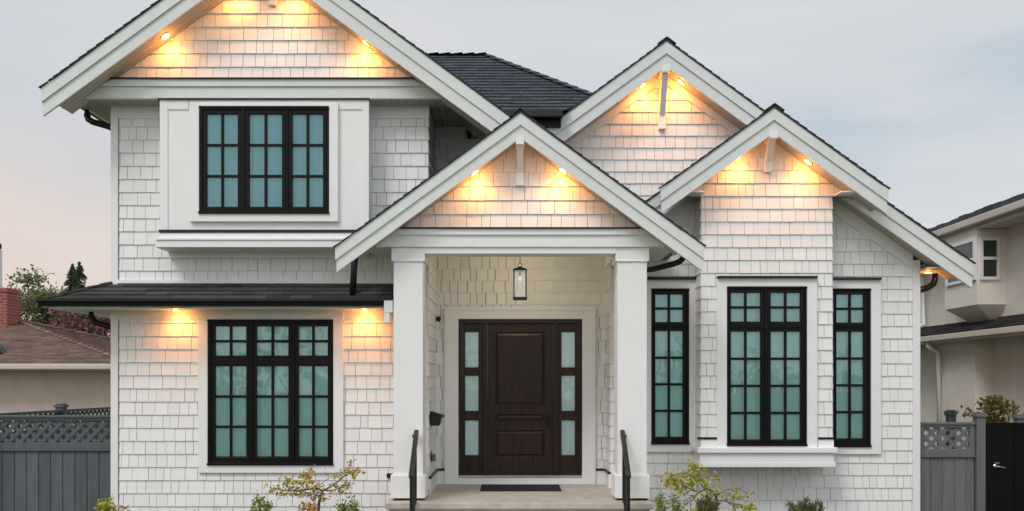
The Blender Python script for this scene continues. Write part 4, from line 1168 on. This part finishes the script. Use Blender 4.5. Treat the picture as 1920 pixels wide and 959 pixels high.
# side fence on the left boundary, running back
sf = thing('fence', 'dark grey lattice-topped side fence running back behind the left fence', 'fence', (-7.3, 15.5, 0))
zt_ = H - 0.42
def side_panel(y0, y1):
    x = -7.3
    b = MB(); b.box(x - 0.05, x + 0.05, y0, y1, zt_ - 0.04, zt_); b.box(x - 0.03, x + 0.03, y0, y1, zt_ - 0.36, zt_ - 0.28); b.build('rail', M['fence'], sf)
    l = MB(); lattice(l, y0, y1, x, zt_ - 0.28, zt_ - 0.041); l.v = [(p[1], p[0], p[2]) for p in l.v]; l.build('lattice', M['fence'], sf)
    b = MB(); a = y0; rnd = random.Random(5)
    while a < y1 - .01:
        b.tint = rnd.random(); b.box(x - 0.012, x + 0.012, a + .002, min(a + .14, y1) - .002, 0.03, zt_ - 0.361); a += 0.14
    b.build('boards', M['fence'], sf)
side_panel(12.6, 14.62); side_panel(14.74, 17.6); post(-7.3, 14.68, zt_ + 0.10, sf, M['fence'], 0.13)
# posts of a fence behind the right one
for px_, w_, lab in ((1782, 0.13, 'taller capped grey post showing behind the lattice of the right fence'), (1797, 0.15, 'plain grey post showing just right of the taller capped one')):
    o = thing('fence_post', lab, 'post', (X(px_, 14.6), 14.6, 0)); zt2 = Z(772 if px_ == 1782 else 770, 14.6)
    post(X(px_, 14.6), 14.6 + (0 if px_ == 1782 else 0.25), zt2, o, M['fence'], w_ * 0.8)

# ------------------------------------------------------------------ left neighbour
nl = thing('bungalow', 'stucco bungalow with brown hipped roof behind the left fence', 'house', (-12, 18.6, 0))
m = MB(); m.box(-22, -8.05, 18.45, 27.2, 0, H + 0.45); m.build('wall', M['stucco_l'], nl)
def hip_roof():
    xe, ye, ze, p, t_ = -7.6, 17.95, H + 0.40, 0.24, 5.0
    m = MB(); rnd = random.Random(21); q = math.sqrt(1 + p * p)
    V = Vector((0, 1 / q, p / q)); Nn = Vector((0, -p / q, 1 / q))
    m.shingles((0, ye, ze), Fx, V, Nn, [[(-20, 0), (xe, 0), (xe - t_, t_ * q), (-20, t_ * q)]], e=0.15, wr=(0.16, 0.36), thick=0.018, gap=0.006, rnd=rnd, jit=0.006)
    m.face([(-20, ye, ze), (xe, ye, ze), (xe - t_, ye + t_, ze + p * t_), (-20, ye + t_, ze + p * t_)])
    V2 = Vector((-1 / q, 0, p / q)); N2 = Vector((p / q, 0, 1 / q))
    m.shingles((xe, 0, ze), Vector((0, 1, 0)), V2, N2, [[(ye, 0), (ye + 2 * t_, 0), (ye + t_, t_ * q)]], e=0.15, wr=(0.16, 0.36), thick=0.018, gap=0.006, rnd=rnd, jit=0.006)
    m.face([(xe, ye, ze), (xe, ye + 2 * t_, ze), (xe - t_, ye + t_, ze + p * t_)])
    m.face([(xe, ye + 2 * t_, ze), (-20, ye + 2 * t_, ze), (-20, ye + t_, ze + p * t_), (xe - t_, ye + t_, ze + p * t_)])
    for a, b in (((xe, ye, ze), (xe - t_, ye + t_, ze + p * t_)), ((xe, ye + 2 * t_, ze), (xe - t_, ye + t_, ze + p * t_))):
        a, b = Vector(a), Vector(b)
        for k in range(24):
            m.tint = rnd.random(); m.tube([a.lerp(b, k / 24) + Vector((0, 0, .035)), a.lerp(b, (k + 1.1) / 24) + Vector((0, 0, .012))], 0.05, 6)
    r = m.build('roof', M['brown_roof'], nl)
    g_ = MB(); g_.box(-20, xe + 0.02, ye - 0.12, ye - 0.002, ze - 0.12, ze - 0.005); g_.box(xe + 0.002, xe + 0.12, ye, ye + 2 * t_, ze - 0.12, ze - 0.005); g_.build('gutter', M['cream'], r, bevel=0.02)
    g_ = MB(); g_.box(-20, xe, ye, 18.44, ze - 0.14, ze - 0.121); g_.box(-8.04, xe, 18.44, ye + 2 * t_, ze - 0.14, ze - 0.121); g_.build('soffit', M['cream'], r)
    # brick chimney near the ridge, and a pale flue behind it
    c = MB(); yc = 22.0; c.box(X(-60, yc), X(13, yc), yc, yc + 0.6, ze + 0.6, Z(547, yc)); c.box(X(-62, yc), X(15, yc), yc - 0.03, yc + 0.63, Z(547, yc), Z(540, yc))
    ch = c.build('chimney', M['brick'], r)
    c = MB(); c.lathe((X(-20, yc), yc + .3, Z(540, yc)), [(0.13, 0), (0.11, 0.05)], 14); c.build('chimney_pot', M['stucco_l'], r)
    v_ = MB(); yv = 18.9; xv = X(2, yv); zv = ze + p * (yv - ye)
    v_.xz([(xv - .16, zv - .02), (xv + .10, zv - .02), (xv - .02, zv + .16), (xv - .12, zv + .2)], yv - 0.1, yv + 0.12); v_.build('roof_vent', M['blackmetal'], r)
hip_roof()
yv = 27.0
fl2 = thing('chimney_stack', 'tall pale chimney stack with dark cap at the left edge', 'chimney', (X(-14, yv), yv, 0))
c = MB(); c.box(X(-54, yv), X(-17, yv), yv, yv + 0.6, 0, Z(464, yv)); c.build('shaft', M['nwhite'], fl2)
c = MB(); c.lathe((X(-36, yv), yv + .3, Z(464, yv)), [(0.36, 0), (0.40, 0.04), (0.40, 0.16), (0.30, 0.21)], 20); c.build('cap', M['bark_dark'], fl2, bevel=0.02)

# ------------------------------------------------------------------ right neighbour
XN = 8.5
nr = thing('stucco_house', 'beige stucco two storey house at the right edge', 'house', (XN + 4, 18, 0))
m = MB(); m.box(XN, XN + 9, 10.6, 30, 0, H + 3.0); m.build('wall', M['stucco_r'], nr)
m = MB(); m.box(8.17, XN - 0.001, 16.0, 17.25, 0, H + 0.98); m.build('bump_out', M['stucco_r'], nr)
ez = H + 2.78; ex_ = 8.0
r = MB(); rnd = random.Random(31); p = 0.32; q = math.sqrt(1 + p * p)
r.shingles((ex_, 0, ez + 0.10), Vector((0, -1, 0)), Vector((1 / q, 0, p / q)), Vector((-p / q, 0, 1 / q)), [[(-30.4, 0), (-10, 0), (-10, 4), (-30.4, 4)]], e=0.18, wr=(0.2, 0.4), thick=0.03, gap=0.008, rnd=rnd, jit=0.01)
r.extr([(ex_ - .01, ez + 0.08), (XN + 4, ez + 0.08 + p * 4.5), (XN + 9, ez + .08), (XN + 9, ez)], lambda a, b: (a, 10, b), lambda a, b: (a, 30.4, b))
k = 10.0
while k < 30.4:                                         # thick butt edge of the shakes over the gutter
    r.tint = rnd.random(); r.box(ex_ - 0.05, ex_ + 0.2, k, k + 0.27, ez + 0.07, ez + 0.17 + rnd.random() * 0.03); k += 0.28
rr = r.build('roof', M['roof'], nr)
g_ = MB(); g_.box(ex_ - 0.12, ex_ - 0.002, 10, 30.4, ez - 0.05, ez + 0.075); g_.box(ex_ - 0.002, ex_ + 0.03, 10, 30.4, ez - 0.13, ez - 0.002); g_.build('gutter', M['cream'], rr, bevel=0.02)
g_ = MB(); g_.box(ex_ + 0.031, XN, 10, 30.4, ez - 0.11, ez - 0.09); g_.build('soffit', M['cream'], rr)
# skirt roof
sz = H + 0.86; sx = 7.92
r = MB(); q2 = math.hypot(XN - sx, 0.22)
r.shingles((sx, 0, sz + 0.06), Vector((0, -1, 0)), Vector(((XN - sx) / q2, 0, 0.22 / q2)), Vector((-0.22 / q2, 0, (XN - sx) / q2)), [[(-30, 0), (-10, 0), (-10, q2), (-30, q2)]], e=0.15, wr=(0.2, 0.4), thick=0.03, gap=0.008, rnd=rnd)
r.extr([(sx, sz + .05), (XN, sz + .27), (XN, sz - .02), (sx, sz - .02)], lambda a, b: (a, 10, b), lambda a, b: (a, 30, b))
r2_ = r.build('roof', M['skirt_roof'], nr)
g_ = MB(); g_.box(sx - 0.10, sx - 0.002, 10, 30, sz - 0.06, sz + 0.04); g_.box(sx - .001, sx + .02, 10, 30, sz - .1, sz - .021); g_.build('gutter', M['cream'], r2_, bevel=0.015)
g_ = MB(); g_.tube([(7.9, 17.2, sz - 0.05), (7.9, 17.2, sz - 0.14), (7.95, 17.2, sz - 0.19), (8.06, 17.2, sz - 0.23), (8.1, 17.2, sz - 0.30), (8.1, 17.2, 0.1)], 0.05, 10); g_.build('downspout', M['nwhite'], nr, smooth=True)
g_ = MB(); g_.tube([(8.42, 18.55, ez - .1), (8.42, 18.55, sz + 0.35), (8.3, 18.5, sz + .3)], 0.05, 10); g_.build('downspout', M['nwhite'], nr, smooth=True)
# upstairs box bay with two windows and a tapered foot
by0, by1, bxf = 15.6, 16.75, 8.0
bz0, bz1 = Z(571, 15.6), H + 2.66
b = MB(); b.box(bxf, XN - .001, by0, by1, bz0, bz1)
A = [(bxf, by0, bz0 - .001), (XN, by0, bz0 - .001), (XN, by1, bz0 - .001), (bxf, by1, bz0 - .001)]
B = [(XN - .12, by0 + .25, bz0 - 0.26), (XN, by0 + .25, bz0 - 0.26), (XN, by1 - .2, bz0 - 0.26), (XN - .12, by1 - .2, bz0 - .26)]
for n in range(4):
    o = (n + 1) % 4; b.face([A[n], A[o], B[o], B[n]])
b.face(B[::-1])
bb = b.build('bay', M['stucco_r'], nr)
def nwin(axis, a0, a1, z0, z1, at, mull):
    f_, g_ = MB(), MB()
    for (p_, q_, u_, v_) in sub_rect((a0, a1, z0, z1), [(a0 + .05, a1 - .05, z0 + .05, mull - .025), (a0 + .05, a1 - .05, mull + .025, z1 - .05)]):
        if axis == 'X': f_.box(p_, q_, at - .04, at + .01, u_, v_)
        else: f_.box(at - .04, at + .01, p_, q_, u_, v_)
    if axis == 'X': g_.face([(a0 + .04, at - .02, z0 + .04), (a1 - .04, at - .02, z0 + .04), (a1 - .04, at - .02, z1 - .04), (a0 + .04, at - .02, z1 - .04)])
    else: g_.face([(at - .02, a1 - .04, z0 + .04), (at - .02, a0 + .04, z0 + .04), (at - .02, a0 + .04, z1 - .04), (at - .02, a1 - .04, z1 - .04)])
    w_ = f_.build('window', M['nwhite'], nr); g_.build('glass', M['glass_n'], w_)
    b_2 = MB()
    if axis == 'X': b_2.box(a0 + .03, a1 - .03, at - .006, at + .003, z0 + .03, z1 - .03)
    else: b_2.box(at - .006, at + .003, a0 + .03, a1 - .03, z0 + .03, z1 - .03)
    b_2.build('blind', M['room'], w_)
nwin('X', X(1833, 15.6) + .03, X(1873, 15.6), Z(525, 15.6), Z(446, 15.6), by0, Z(485, 15.6))
nwin('Y', by0 + 0.02, by1 - 0.1, Z(525, 15.6), Z(446, 15.6), bxf, Z(485, 15.6))

# ------------------------------------------------------------------ plants
def leaf(mb, p, L_, W_, rnd, up=0.3, d=None):
    d = Vector(d) if d is not None else Vector((rnd.gauss(0, 1), rnd.gauss(0, 1), rnd.gauss(up, 0.8)))
    if d.length < 1e-3: d = Vector((0, 0, 1))
    d.normalize()
    s = d.cross(Vector((rnd.gauss(0, 1), rnd.gauss(0, 1), rnd.gauss(0, 1))))
    if s.length < 1e-3: return
    s.normalize(); n = d.cross(s) * (W_ * 0.25)
    p = Vector(p); tint = rnd.random()
    a, b, c = p, p + d * L_ * 0.55 + s * W_ / 2 + n, p + d * L_
    e_ = p + d * L_ * 0.55 - s * W_ / 2 + n
    m_ = p + d * L_ * 0.5
    mb.face([a, b, c], tint); mb.face([a, c, e_], tint)
def px3(px, py, D): return Vector((X(px, D), D, Z(py, D)))
def jitter(v, r, rnd): return v + Vector((rnd.gauss(0, r), rnd.gauss(0, r), rnd.gauss(0, r)))
def smooth_path(pts, n=4):
    out = []
    for i in range(len(pts) - 1):
        p0, p1, p2, p3 = pts[max(i - 1, 0)], pts[i], pts[i + 1], pts[min(i + 2, len(pts) - 1)]
        for k in range(n):
            t = k / n
            out.append(0.5 * ((2 * p1) + (p2 - p0) * t + (2 * p0 - 5 * p1 + 4 * p2 - p3) * t * t + (3 * p1 - p0 - 3 * p2 + p3) * t ** 3))
    out.append(pts[-1]); return out
def small_tree(name, label, base, D, branches, leafm, nl, seed, L_=0.045, W_=0.028, spread=0.035, droop=0.0, pads=()):
    rnd = random.Random(seed)
    bx = X(base, D)
    o = thing(name, label, 'tree', (bx, D, 0))
    w, f_ = MB(), MB()
    for (pts, r0, r1, leafy) in branches:
        dd = rnd.uniform(-0.25, 0.25) if leafy else 0
        P = [px3(a, b, D) for a, b in pts] if pts[0] != 'base' else [Vector((bx, D, 0))] + [px3(a, b, D) for a, b in pts[1:]]
        for i, v in enumerate(P): v.y += dd * i / max(1, len(P) - 1)
        P = smooth_path(P)
        n = len(P)
        w.tube(P, [r0 + (r1 - r0) * i / (n - 1) for i in range(n)], 7)
        for _ in range(int(nl * leafy)):
            i = rnd.random() ** 0.7
            v = P[min(n - 1, int(i * n))]
            c_ = jitter(v, spread, rnd)
            if rnd.random() < 0.3: w.tube([v, c_], [0.0025, 0.0015], 4, cap=False)
            for _ in range(rnd.randint(1, 3)):
                leaf(f_, jitter(c_, 0.012, rnd), L_ * rnd.uniform(0.6, 1.2), W_ * rnd.uniform(0.6, 1.2), rnd, up=-0.5 + droop)
    for (a, b, rx, rz, k) in pads:
        for _ in range(k):
            v = px3(a, b, D) + Vector((rnd.gauss(0, rx), rnd.gauss(0, rx), rnd.gauss(0, rz)))
            for _ in range(3):
                leaf(f_, jitter(v, 0.014, rnd), L_ * rnd.uniform(0.6, 1.2), W_ * rnd.uniform(0.6, 1.2), rnd, up=-0.5 + droop)
    w.build('trunk', M['bark'], o, smooth=True); f_.build('foliage', leafm, o)
small_tree('dwarf_maple', 'sparse dwarf tree with olive brown leaves in front of the left wall', 597, 10.9,
    [(['base', (597, 957), (600, 935), (604, 921)], 0.024, 0.015, 0),
     ([(604, 921), (595, 916), (575, 918), (555, 920), (535, 919), (508, 913)], 0.013, 0.004, 1.0),
     ([(604, 921), (618, 914), (632, 904), (645, 893), (656, 885), (672, 886)], 0.013, 0.003, 0.5),
     ([(600, 931), (585, 926), (570, 922), (552, 916), (538, 905)], 0.008, 0.003, 0.6),
     ([(600, 930), (612, 932), (627, 933)], 0.006, 0.002, 0.15),
     ([(604, 920), (620, 921), (640, 916), (652, 910)], 0.007, 0.003, 0.4),
     ([(649, 890), (651, 878), (651, 868)], 0.005, 0.002, 0.02),
     ([(560, 918), (568, 905), (575, 893), (578, 882)], 0.005, 0.002, 0.4),
     ([(585, 918), (600, 908), (612, 900), (628, 888)], 0.004, 0.002, 0.12),
     ([(596, 949), (580, 940), (565, 930)], 0.005, 0.002, 0.12)], M['leaf_olive'], 62, 41, L_=0.055, W_=0.034,
    pads=[(545, 900, .06, .03, 10), (575, 905, .07, .04, 14), (660, 882, .05, .02, 8), (659, 869, .012, .012, 3), (565, 885, .03, .02, 4)])
small_tree('dwarf_maple', 'small arching tree with yellow green leaves below the bay window', 1341, 10.9,
    [(['base', (1343, 957), (1344, 940), (1341, 928)], 0.022, 0.014, 0),
     ([(1341, 928), (1334, 920), (1322, 919), (1312, 926), (1298, 934), (1288, 938)], 0.012, 0.004, 0.25),
     ([(1322, 919), (1314, 908), (1308, 896), (1300, 886), (1298, 876)], 0.008, 0.003, 0.9),
     ([(1312, 924), (1295, 918), (1280, 910), (1262, 900), (1252, 912)], 0.007, 0.003, 0.9),
     ([(1308, 900), (1290, 890), (1272, 888), (1256, 895)], 0.006, 0.003, 0.7),
     ([(1310, 902), (1325, 893), (1340, 890)], 0.005, 0.002, 0.3),
     ([(1343, 928), (1355, 924), (1368, 927), (1378, 934)], 0.006, 0.002, 0.15),
     ([(1343, 932), (1356, 922), (1372, 918), (1388, 918), (1402, 926), (1407, 936)], 0.006, 0.002, 0.4),
     ([(1345, 940), (1360, 940), (1376, 946), (1392, 948), (1410, 955)], 0.007, 0.003, 0.6)], M['leaf_lime'], 44, 42, L_=0.07, W_=0.036, spread=0.04,
    pads=[(1290, 893, .06, .04, 11), (1258, 905, .04, .03, 5), (1282, 915, .06, .04, 8), (1322, 878, .03, .01, 3), (1395, 952, .10, .03, 9), (1330, 925, .05, .03, 6), (1410, 945, .02, .04, 5)])
def shrub(name, label, px, top, D, wpx, leafm, seed, n=26, L_=0.05, W_=0.03, stems=9, needle=False, group=None):
    rnd = random.Random(seed); bx = X(px, D); zt = Z(top, D); hw = wpx / 2 * D / F
    o = thing(name, label, 'shrub', (bx, D, 0))
    w, f_ = MB(), MB()
    for k in range(stems):
        an = rnd.random() * 6.28; rr = rnd.random() ** 0.5 * hw * 0.8; h_ = zt * (1 - 0.12 * (rr / hw)) * (rnd.uniform(0.80, 0.97) if needle else rnd.uniform(0.86, 0.985)) if k else zt * 0.97
        tip = Vector((bx + math.cos(an) * rr * (1 if k else 0.1), D + math.sin(an) * rr, h_))
        P = smooth_path([Vector((bx + rnd.gauss(0, .02), D + rnd.gauss(0, .02), 0)), Vector((bx, D, 0)).lerp(tip, 0.55) + Vector((rnd.gauss(0, .03), rnd.gauss(0, .03), 0)), tip], 6)
        w.tube(P, [0.007 - 0.005 * i / (len(P) - 1) for i in range(len(P))], 5)
        for _ in range(int(n * 1.7)):
            if needle:
                i = rnd.uniform(0.72, 1); v = P[min(len(P) - 1, int(i * len(P)))]
                d = (P[-1] - P[-3]).normalized() + Vector((rnd.gauss(0, .45), rnd.gauss(0, .45), rnd.gauss(0.2, .3)))
                for _ in range(3): leaf(f_, jitter(v, 0.012, rnd), L_ * rnd.uniform(.7, 1.2), W_, rnd, d=d + Vector((rnd.gauss(0, .3), rnd.gauss(0, .3), rnd.gauss(0, .2))))
            else:
                i = rnd.uniform(0.25, 1) ** 0.8; v = P[min(len(P) - 1, int(i * len(P)))]
                leaf(f_, jitter(v, 0.026, rnd), L_ * rnd.uniform(.6, 1.2), W_ * rnd.uniform(.7, 1.2), rnd, up=0.3)
    w.build('stems', M['bark'], o); f_.build('foliage', leafm, o)
shrub('shrub', 'lime yellow shrub at the foot of the left house corner', 200, 936, 10.9, 50, M['leaf_yellow'], 51, n=34, stems=9)
shrub('shrub', 'small orange tinged shrub beside the lime yellow one', 226, 948, 10.85, 26, M['leaf_orange'], 52, n=18, stems=5)
shrub('shrub', 'green leafy shrub left of the sparse dwarf tree', 487, 928, 10.8, 46, M['leaf_green'], 53, n=36, stems=7)
shrub('shrub', 'orange brown shrub under the sparse dwarf tree', 568, 942, 10.7, 56, M['leaf_orange'], 54, n=30, stems=8)
shrub('shrub', 'green leafy shrub between the sparse tree and the porch steps', 655, 930, 10.8, 50, M['leaf_green'], 55, n=36, stems=8)
for px_, tp, s_, lab in ((365, 956, 56, 'red tipped sprout below the left end of the ground floor window'), (404, 950, 57, 'tallest red tipped sprout below the ground floor window'), (436, 955, 58, 'red tipped sprout nearest the green leafy shrub')):
    shrub('sprout', lab, px_, tp - 2, 10.9, 14, M['leaf_orange'], s_, n=7, stems=3, L_=0.03, W_=0.012)
shrub('shrub', 'dark green shrub beside the right porch column base', 1240, 922, 10.8, 30, M['leaf_green'], 59, n=34, stems=6, L_=0.04, W_=0.024)
shrub('shrub', 'dark green shrub under the left side of the arching tree', 1266, 925, 10.8, 28, M['leaf_green'], 60, n=34, stems=6, L_=0.04, W_=0.024)
shrub('pine_shrub', 'dwarf pine with upright needles under the arching tree', 1328, 932, 10.75, 52, M['leaf_pine'], 61, n=16, stems=16, L_=0.07, W_=0.008, needle=True)
shrub('pine_shrub', 'dwarf pine with upright needles right of the arching tree', 1508, 937, 10.8, 78, M['leaf_pine'], 62, n=16, stems=22, L_=0.07, W_=0.008, needle=True)
shrub('shrub', 'small yellow green shrub between arching tree and its pine', 1295, 942, 10.7, 34, M['leaf_lime'], 63, n=16, stems=5)
# maple shrub behind the gate
def crown_tree(name, label, cat, px, top, D, wpx, bottom, leafm, seed, n, L_, W_, clumps=26, sigma=0.12, bark='bark_dark', trunk_r=0.05, shape=None, limb=True):
    rnd = random.Random(seed); bx = X(px, D); zt = Z(top, D); zb = Z(bottom, D); hw = wpx / 2 * D / F
    o = thing(name, label, cat, (bx, D, 0)); w, f_ = MB(), MB()
    w.tube(smooth_path([Vector((bx, D, 0)), Vector((bx + rnd.gauss(0, .05), D, zb * 0.6)), Vector((bx, D, (zb + zt) / 2)), Vector((bx + rnd.gauss(0, .1), D, zt - (zt - zb) * 0.1))], 4), [trunk_r * (1 - 0.075 * i) for i in range(13)], 8)
    for k in range(clumps):
        t = rnd.random(); an = rnd.random() * 6.28
        rad = hw * (shape(t) if shape else math.sqrt(max(0, 1 - (2 * t - 1) ** 2))) * rnd.uniform(0.45, 1.0)
        c = Vector((bx + math.cos(an) * rad, D + math.sin(an) * rad, zb + (zt - zb) * t * 0.97))
        if limb:
            st = Vector((bx, D, max(zb * 0.5, c.z - rad * 0.8)))
            w.tube(smooth_path([st, st.lerp(c, 0.5) + Vector((0, 0, 0.05 * hw)), c], 3), [trunk_r * 0.35 * (1 - 0.12 * i) for i in range(7)], 5)
        for _ in range(n):
            v = c + Vector((rnd.gauss(0, sigma), rnd.gauss(0, sigma), rnd.gauss(0, sigma * 0.6)))
            leaf(f_, v, L_ * rnd.uniform(.6, 1.3), W_ * rnd.uniform(.6, 1.3), rnd)
    w.build('trunk', M[bark], o, smooth=True); f_.build('foliage', leafm, o)
crown_tree('maple_shrub', 'green and reddish maple shrub behind the black gate', 'shrub', 1860, 748, 14.4, 84, 800, M['leaf_maple'], 71, 26, 0.075, 0.06, clumps=22, sigma=0.075, trunk_r=0.02)
# trees far left
def conifer(label, px, top, D, wpx, seed):
    rnd = random.Random(seed); bx = X(px, D); zt = Z(top, D); o = thing('conifer', label, 'tree', (bx, D, 0)); w, f_ = MB(), MB()
    w.tube([(bx, D, 0), (bx, D, zt)], [0.16, 0.015], 8); hw = wpx / 2 * D / F
    z0 = zt - 4.6
    for k in range(520):
        t = rnd.random() ** 0.85 if k > 60 else rnd.random() * 0.10; z = zt - (zt - z0) * t; rad = hw * (t * 1.2) ** 0.95 * rnd.uniform(0.8, 1.0); an = rnd.random() * 6.28
        tip = Vector((bx + math.cos(an) * rad, D + math.sin(an) * rad, z - rad * 0.45)); st = Vector((bx, D, z))
        w.tube([st, tip], [0.02, 0.004], 4, cap=False)
        for _ in range(34):
            s_ = rnd.random() ** 0.7; q_ = min(1, 0.22 + 2.6 * t); v = st.lerp(tip, s_) + Vector((rnd.gauss(0, .05), rnd.gauss(0, .05), rnd.gauss(-.03, .05))) * q_
            leaf(f_, v, rnd.uniform(.08, .17) * q_, 0.035 * (0.5 + q_ / 2), rnd, d=(tip - st).normalized() + Vector((rnd.gauss(0, .5), rnd.gauss(0, .5), rnd.gauss(-.3, .4))))
    w.build('trunk', M['bark_dark'], o); f_.build('foliage', M['leaf_fir'], o)
conifer('dark pointed conifer, the left of two touching tips', 136, 495, 32.0, 165, 81)
conifer('dark pointed conifer, the right of two touching tips', 149, 491, 33.0, 175, 82)
crown_tree('deciduous_tree', 'pale sparse spring tree beside the brick chimney', 'tree', 52, 512, 30, 80, 660, M['leaf_pale'], 83, 100, 0.13, 0.09, clumps=24, sigma=0.22, trunk_r=0.07)
crown_tree('deciduous_tree', 'pale thin leafed tree between conifers and brick chimney', 'tree', 92, 548, 29, 78, 670, M['leaf_pale'], 84, 100, 0.13, 0.09, clumps=24, sigma=0.22, trunk_r=0.07)
crown_tree('plum_tree', 'dark red leaved tree under the skirt roof eave', 'tree', 164, 572, 28, 130, 690, M['leaf_red'], 85, 110, 0.11, 0.08, clumps=44, sigma=0.20, trunk_r=0.08)
crown_tree('deciduous_tree', 'dark green bushy tree left of the red leaved one', 'tree', 118, 590, 30, 60, 680, M['leaf_fir'], 86, 70, 0.13, 0.08, clumps=26, sigma=0.2, trunk_r=0.07)

# trees across the street, behind the camera (the windows mirror them)
rnd = random.Random(99); f_ = MB()
for k in range(70):
    cx_, hh = rnd.uniform(-45, 45), rnd.uniform(1.2, 5.0)
    c = Vector((cx_, -24 + rnd.uniform(-3, 3), hh * rnd.uniform(0.4, 1)))
    for _ in range(60):
        leaf(f_, c + Vector((rnd.gauss(0, 1.1), rnd.gauss(0, .8), rnd.gauss(0, .7))), rnd.uniform(.3, .6), .35, rnd)
tag(f_.build('tree_line', M['leaf_green']), 'mass of green trees across the street mirrored in the window panes', 'trees', kind='stuff')
